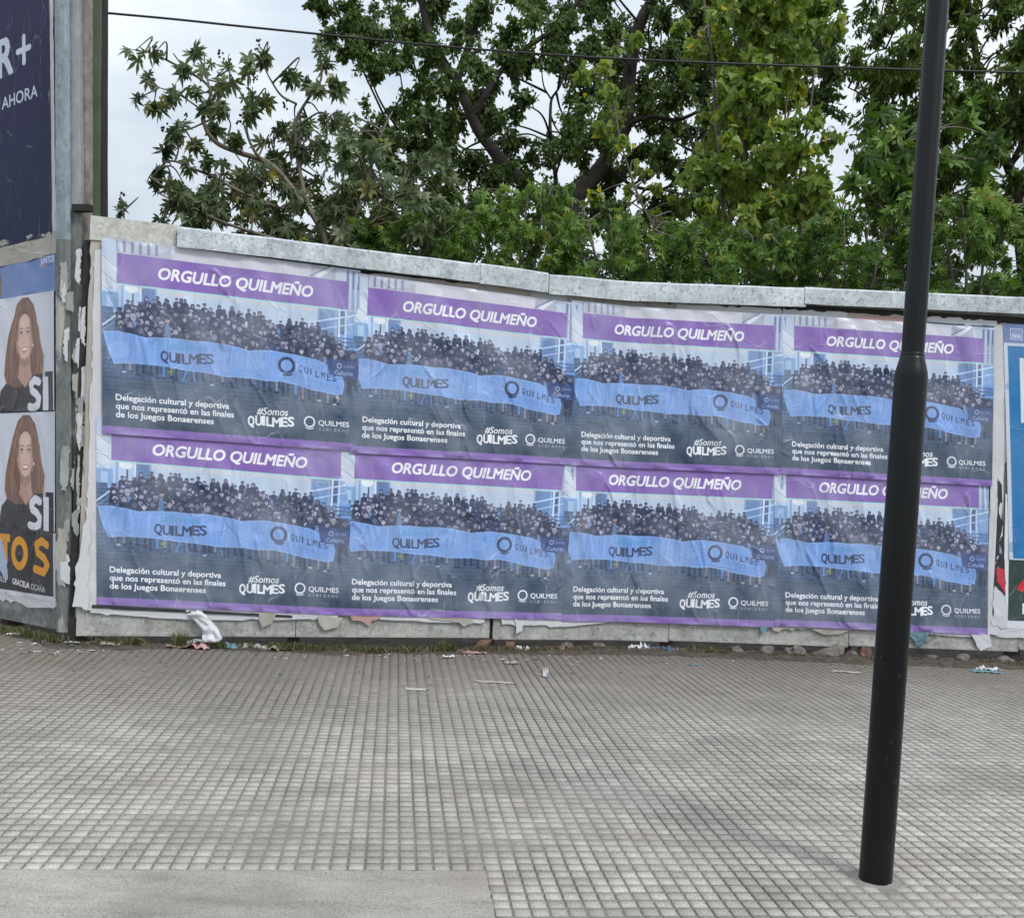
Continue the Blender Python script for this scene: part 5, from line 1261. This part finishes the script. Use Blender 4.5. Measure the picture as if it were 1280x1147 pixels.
# shrubs in a row right behind the hoarding
def shrub(i, x0, x1, ytop, dep, label, tpl, ls, mat, n, cnt, ind, shift=0.0, yl=.02):
    g2 = np.random.default_rng(200 + i); cl = []
    yb = lambda x: np.interp(x, [120, 682, 1280, 1500], [285, 350, 378, 390])
    for k_ in range(n):
        x = g2.uniform(x0, x1); yt = ytop + g2.uniform(-14, 22) + 18 * abs((x - (x0 + x1) / 2) / ((x1 - x0) / 2)) ** 2
        cl.append((x, g2.uniform(yt, yb(x) + 25), dep + g2.uniform(-.5, .7), g2.uniform(13, 22), cnt))
    xc = (x0 + x1) / 2
    lm = [([(xc + d_, 440, dep), (xc + d_ * 1.6, 360, dep), (xc + d_ * 2.4, ytop + 50, dep), (xc + d_ * 3, ytop + 12, dep)], .018, .005) for d_ in (-14, -4, 7, 15)]
    tree('leafy_shrub', label, 'shrub', (at(xc, 440, dep)[0], dep, G0), lm, cl, tpl, ls, mat, M_twig, 300 + i, ind, 'leaf', .6, .5, 'shrubs growing right behind the hoarding', .003, 'stem', shift, yl, .007, dens=1.9, twigs=5)
p5 = [palmate(s, 7, .11, .4) for s in (11, 12, 13)]
shrub(0, 440, 590, 245, 8.6, 'shrub of mixed green star-shaped leaves at the foot of the castor plant', p5, .074, M_lf_shrub, 62, 15, 180)
shrub(1, 560, 720, 232, 8.8, 'bright green star-leaved shrub in front of the dark forked trunk', p5, .070, M_lf_shrub, 68, 15, 200, .05)
shrub(2, 690, 860, 258, 8.8, 'green shrub with fingered leaves over the middle cap joint', p5, .068, M_lf_shrub, 68, 15, 200, .05)
shrub(3, 830, 1010, 285, 8.9, 'low tangled green shrub at the foot of the poplar', p5, .070, M_lf_shrub, 70, 16, 200, -.04, .04)
shrub(4, 980, 1150, 262, 9.0, 'dark green shrub between the poplar and the lamp post', p5, .075, M_lf_shrub, 68, 15, 200, -.08, .03)
shrub(5, 1130, 1300, 245, 9.0, 'bright green fern-like shrub right of the lamp post', p5, .078, M_lf_shrub, 72, 15, 220, .1, .03)
shrub(6, 1290, 1460, 240, 9.0, 'bright green shrub at the far right edge behind the hoarding', p5, .078, M_lf_shrub, 50, 15, 0, .08, .03)
# dark thicket further back that closes the view low down
cl = []
for i in range(150):
    x = g.uniform(380, 1500); cl.append((x, g.uniform(255, 375), 15.5 + g.uniform(-1, 1), g.uniform(26, 40), 60))
rt = tree('thicket', 'dark thicket of small leaves far behind the shrubs', 'thicket', (at(900, 420, 15.5)[0], 15.5, G0), [([(900, 430, 15.5), (900, 330, 15.5)], .05, .02)], cl, kite(), .13, M_lf_dark, M_bark, 91, 0, 'foliage', .5, .3, tone_shift=-.1, yellow=0, dens=2.0, links=False)

# ------------------------------------------------------------------ grass and weeds along the wall foot
def blades(name, spots_, mat, seed, label=None):
    g2 = np.random.default_rng(seed); V, Fc, T, off = [], [], [], 0
    for (px, py, n, h, spread) in spots_:
        c_ = verge_at(px, py)
        for _ in range(n):
            bx = c_[0] + g2.normal(0, spread); by = c_[1] - abs(g2.normal(0, .025)); bz = c_[2] - .006
            if noise.noise(Vector((bx * 9, by * 9, 3))) < -.05 and n < 105 and 'weeds' not in name: continue
            L = h * g2.uniform(.3, 1.35); d = g2.normal(0, .55, 2); w = g2.uniform(.0016, .0032); a = g2.uniform(0, 3.14)
            wv = np.array([math.cos(a), math.sin(a), 0]) * w; p0 = np.array([bx, by, bz]); p1 = p0 + np.array([d[0] * L * .3, d[1] * L * .2, L * .6]); p2 = p0 + np.array([d[0] * L * .9, d[1] * L * .5, L * (.85 - .4 * abs(d[0]))])
            V += [p0 - wv, p0 + wv, p1 + wv * .8, p1 - wv * .8, p2]; Fc += [(off, off + 1, off + 2), (off, off + 2, off + 3), (off + 3, off + 2, off + 4)]; T += [g2.uniform(0, 1)] * 5; off += 5
    o = link(name, mesh_np(name, V, Fc, mat, tone=T)); return tag(o, label, kind='stuff')
sp = [(x, 800, 90, .055, .05) for x in range(128, 225, 12)] + [(x, 800, 80, .05, .06) for x in range(285, 590, 13)] + [(40, 786, 130, .05, .07), (65, 789, 170, .055, .06), (88, 793, 150, .06, .05), (22, 783, 70, .04, .06), (238, 802, 110, .10, .016), (246, 801, 60, .07, .02), (562, 803, 110, .085, .03), (575, 806, 60, .06, .03), (610, 806, 40, .05, .03),
      (858, 812, 60, .065, .03), (878, 813, 90, .07, .03), (895, 813, 60, .06, .03), (915, 814, 30, .05, .02), (1175, 826, 40, .045, .03), (1215, 828, 50, .05, .03), (1225, 826, 40, .07, .012), (700, 808, 20, .04, .03)]
blades('grass', sp, M_grass, 5)
M_dry = leaf_mat('dry_grass', [(0, (.10, .07, .04)), (1, (.26, .20, .12))], .15)
blades('dry_weeds', [(x, 811 + (x - 600) * .012, 75, .035, .05) for x in range(600, 1275, 11)] + [(x, 803, 22, .025, .05) for x in range(110, 600, 20)], M_dry, 6)
# thorny dry twigs hanging at the torn triangle
tw = []
for a, b2 in (((1138, 788), (1160, 800)), ((1150, 778), (1162, 802)), ((1158, 792), (1152, 806)), ((1172, 786), (1162, 800)), ((1140, 800), (1158, 796))):
    tw.append(tube(smooth_line([wall_pt(1.98 + (a[0] - 1135) * .0055, .45 - (a[1] - 790) * .0055, .03), wall_pt(2.0 + ((a[0] + b2[0]) / 2 - 1135) * .0055, .455 - ((a[1] + b2[1]) / 2 - 790) * .0055, .045), wall_pt(1.98 + (b2[0] - 1135) * .0055, .45 - (b2[1] - 790) * .0055, .03)], 4), np.full(9, .0022), 5))
V, Fc = join(tw); c = V.mean(0)
tag(link('dry_twig', mesh_np('dry_twig', V - c, Fc, M_bark, True)), 'dry dark twig caught at the wall foot behind the lamp post', 'twig').location = Vector(c)

# ------------------------------------------------------------------ rubble under the right half
def stone(px, py, w, h, mat, label, seed, grp='lumps of rubble under the hoarding'):
    c_ = verge_at(px, py, -0.02); bm = bmesh.new(); bmesh.ops.create_icosphere(bm, subdivisions=2, radius=1)
    for v in bm.verts:
        n_ = noise.noise(v.co * 1.3 + Vector((seed, 0, 0))); m_ = max(abs(v.co.x), abs(v.co.y), abs(v.co.z))
        v.co = v.co / m_ ** .55 * (1 + .6 * n_); v.co += Vector([noise.noise(v.co * 4 + Vector((seed, k_, 0))) * .08 for k_ in range(3)])
        v.co = Vector((v.co.x * w / 2, v.co.y * w * .38, v.co.z * h / 2))
    o = bm_obj('rubble_stone', bm, mat); o.location = Vector((c_[0], c_[1], c_[2] + h * .28)); o.rotation_euler.z = seed * 1.7; o.rotation_euler.y = .3 * math.sin(seed)
    return tag(o, label, 'rubble', grp)
st = [(912, 811, .10, .06, 0, 'first lump of rubble right of the green weeds'), (945, 810, .13, .07, 0, 'dark lump of rubble under the third panel from the right'), (981, 812, .12, .09, 0, 'upright grey lump of rubble left of the lamp post'),
      (1020, 813, .21, .085, 0, 'widest slab of broken concrete under the hoarding left of the lamp post'), (1048, 814, .09, .06, 0, 'small lump beside the widest slab'), (1063, 815, .10, .10, 1, 'reddish broken brick just left of the lamp post'),
      (603, 810, .11, .07, 1, 'rust-coloured brick stub under the panel gap'), (636, 809, .07, .06, 1, 'small brick piece right of the panel gap'), (705, 808, .08, .05, 0, 'small dark clod under the sixth poster'), (745, 809, .10, .05, 0, 'flat dark clod left of the crumpled rag'),
      (1187, 822, .10, .06, 0, 'lump of rubble right of the lamp post foot'), (1245, 826, .12, .06, 0, 'rounded lump of rubble under the right edge of the hoarding'), (1150, 820, .08, .05, 0, 'small lump of rubble just right of the lamp post')]
for i, (px, py, w, h, m_, lb) in enumerate(st): stone(px, py, w, h, (M_stone, M_brick)[m_], lb, i * 3.3 + 1)
# pebbles and paper crumbs
g2 = np.random.default_rng(77); V_, F_, off = [], [], 0
for i in range(420):
    px = g2.uniform(0, 1280); py = 803 + px * .02 + g2.uniform(-6, 10) + (g2.random() < .2) * g2.uniform(0, 35); c_ = verge_at(px, py); r = g2.uniform(.002, .009)
    o8 = np.array([(1, 0, 0), (-1, 0, 0), (0, 1, 0), (0, -1, 0), (0, 0, .7), (0, 0, -.7)]) * r * g2.uniform(.6, 1.4, (6, 1)) + c_ + np.array([0, 0, r * .4])
    V_.append(o8); F_.append(np.array([(4, 0, 2), (4, 2, 1), (4, 1, 3), (4, 3, 0), (5, 2, 0), (5, 1, 2), (5, 3, 1), (5, 0, 3)]) + off); off += 6
tag(link('pebbles', mesh_np('pebbles', np.concatenate(V_), np.concatenate(F_), M_stone)), kind='stuff')
V_, F_, off = [], [], 0
for i in range(260):
    px = g2.choice([g2.uniform(0, 1280), g2.normal(600, 90), g2.normal(60, 40)]); py = 803 + px * .018 + g2.uniform(-4, 14); c_ = verge_at(px, py); r = g2.uniform(.003, .017)
    q = c_ + np.array([0, 0, .003]) + g2.normal(0, 1, (4, 3)) * r * np.array([1, .8, .15]); q[:, 2] = np.maximum(q[:, 2], c_[2] + .001)
    V_.append(q); F_.append(np.array([(0, 1, 2), (0, 2, 3)]) + off); off += 4
tag(link('paper_crumbs', mesh_np('paper_crumbs', np.concatenate(V_), np.concatenate(F_), M_white)), kind='stuff')

# ------------------------------------------------------------------ litter
def litter(px, py, w, d, mat, label, seed, hgt=.02, rot=0.0, name='paper_scrap', cat='paper scrap'):
    c_ = verge_at(px, py); n = 14; V, g2 = [], np.random.default_rng(seed)
    for j in range(n):
        for i in range(n):
            u, v = i / (n - 1) - .5, j / (n - 1) - .5
            ed = 1 + .35 * noise.noise(Vector((u * 3 + seed, v * 3, 0)))
            x, y = u * w * ed, v * d * ed; xr, yr = x * math.cos(rot) - y * math.sin(rot), x * math.sin(rot) + y * math.cos(rot)
            z = hgt * abs(noise.noise(Vector((u * 4 + seed, v * 4, 1)))) * 1.6 + hgt * .3 * abs(noise.noise(Vector((u * 11 + seed, v * 11, 2))))
            V.append((xr, yr, zg(c_[0] + xr, c_[1] + yr) - c_[2] + z + .0025))
    idx = np.arange(n * n).reshape(n, n); Fc = np.stack([idx[:-1, :-1], idx[:-1, 1:], idx[1:, 1:], idx[1:, :-1]], -1).reshape(-1, 4)
    o = link(name, mesh_np(name, V, Fc, mat)); o.location = Vector(c_); return tag(o, label, cat, 'paper scraps lying along the foot of the hoarding')
litter(248, 803, .22, .16, M_pink, 'crumpled pale pink paper heap at the foot of the hanging white flap', 1, .045)
litter(225, 807, .14, .06, M_cream, 'greyish paper scrap left of the pink heap', 2, .012)
litter(300, 803, .10, .10, M_teal, 'teal-grey paper scrap right of the white flap', 3, .03)
litter(330, 809, .20, .09, M_cream, 'cream crumpled strip right of the teal scrap', 4, .03, .1)
litter(352, 812, .06, .04, M_white, 'small white paper bit right of the cream strip', 41, .01)
litter(140, 805, .13, .07, M_cream, 'tan flattened paper near the left end of the hoarding', 5, .015)
litter(17, 793, .08, .06, M_white, 'white paper bit on the pavement at the far left', 6, .012)
litter(1232, 840, .17, .07, M_teal, 'flattened teal paper under a white one at the far right', 7, .012, .05)
litter(1236, 838, .15, .05, M_white, 'white folded paper lying on the teal one at the far right', 8, .03, .1)
litter(1182, 824, .26, .045, M_white, 'long narrow white paper strip right of the lamp post', 9, .012, -.35)
litter(1058, 840, .16, .05, M_cream, 'pale flattened paper on the pavement left of the lamp post', 10, .006, -.15)
litter(995, 822, .17, .045, M_blue, 'blue flattened scrap at the pavement edge left of the lamp post', 11, .01)
litter(960, 819, .09, .03, M_white, 'small white scrap left of the blue one', 111, .01)
litter(795, 810, .14, .07, M_white, 'crumpled white paper under the panels left of the weeds', 12, .06)
litter(822, 810, .17, .06, M_navy, 'dark blue and white crumpled rag beside the crumpled white paper', 13, .045, name='rag', cat='rag')
litter(838, 809, .10, .05, M_white, 'pale end of the crumpled rag by the weeds', 15, .03)
litter(700, 812, .05, .05, M_pink, 'small pink paper ball on the dirt under the panels', 14, .03)
litter(682, 846, .03, .05, M_white, 'tiny upright curl of white paper on the open pavement', 16, .05)
litter(520, 862, .12, .05, M_cream, 'thin pale paper trace on the pavement below the second poster', 17, .004)
litter(620, 853, .22, .04, M_cream, 'worn whitish paper trace on the pavement below the panel gap', 18, .004)
litter(590, 816, .20, .06, M_pink, 'pinkish flattened paper at the pavement edge left of the panel gap', 19, .01)
litter(652, 808, .09, .04, M_white, 'white crumpled bit right of the panel gap', 20, .03)
litter(470, 813, .16, .04, M_pink, 'reddish trodden paper at the pavement edge below the second poster', 211, .006)
litter(868, 831, .06, .02, M_teal, 'small bluish scrap on the pavement below the weeds', 212, .008)
for i, (px, py, w, d, m_, lb) in enumerate(((735, 809, .07, .03, M_white, 'white shred on the dirt left of the crumpled white paper'), (905, 815, .08, .03, M_cream, 'dull cream shred below the green weeds'),
        (1090, 822, .09, .03, M_white, 'white shred on the dirt just left of the lamp post'), (1150, 824, .07, .03, M_scrap, 'grey shred at the pavement edge right of the lamp post'), (1262, 832, .10, .04, M_white, 'white shred at the far right pavement edge'),
        (430, 806, .12, .04, M_scrap, 'grey trodden shred in the grass below the leftmost posters'), (640, 830, .08, .02, M_scrap, 'thin grey shred on the pavement below the panel gap'), (560, 822, .07, .03, M_white, 'small white shred on the pavement left of the panel gap'))):
    litter(px, py, w, d, m_, lb, 400 + i * 3, .018, .3 * math.sin(i * 2.1))
# hanging white flap that curls down from the wall to the ground
V, n = [], 16; A0 = wall_pt(-2.74, .50, .02); gb = verge_at(268, 804)
path = smooth_line([wall_pt(-2.73, .51, .012), wall_pt(-2.71, .48, .03), wall_pt(-2.655, .43, .06), wall_pt(-2.62, .37, .085), wall_pt(-2.625, .33, .10), np.array([gb[0] - .03, gb[1] + .01, gb[2] + .035]), np.array([gb[0] - .12, gb[1] - .03, gb[2] + .008])], 4)
wd = np.interp(np.linspace(0, 1, len(path)), [0, .2, .55, .8, 1], [.04, .055, .05, .06, .02])
for k_, p_ in enumerate(path):
    for j in range(7):
        u = j / 6 - .5; V.append(p_ + np.array([u * wd[k_] * 2 * (1 + .5 * noise.noise(Vector((k_ * .35, 7, 0)))), -.012 * math.cos(u * 3.1) + .035 * noise.noise(Vector((k_ * .45, u * 4, 0))), .006 * noise.noise(Vector((k_ * .6, u * 4, 3)))]))
idx = np.arange(len(V)).reshape(len(path), 7); Fc = np.stack([idx[:-1, :-1], idx[:-1, 1:], idx[1:, 1:], idx[1:, :-1]], -1).reshape(-1, 4)
V = np.array(V); c = V.mean(0)
tag(link('paper_flap', mesh_np('paper_flap', V - c, Fc, M_white, True)), 'long white paper flap peeling off the wall down to the pavement at the left', 'torn paper').location = Vector(c)
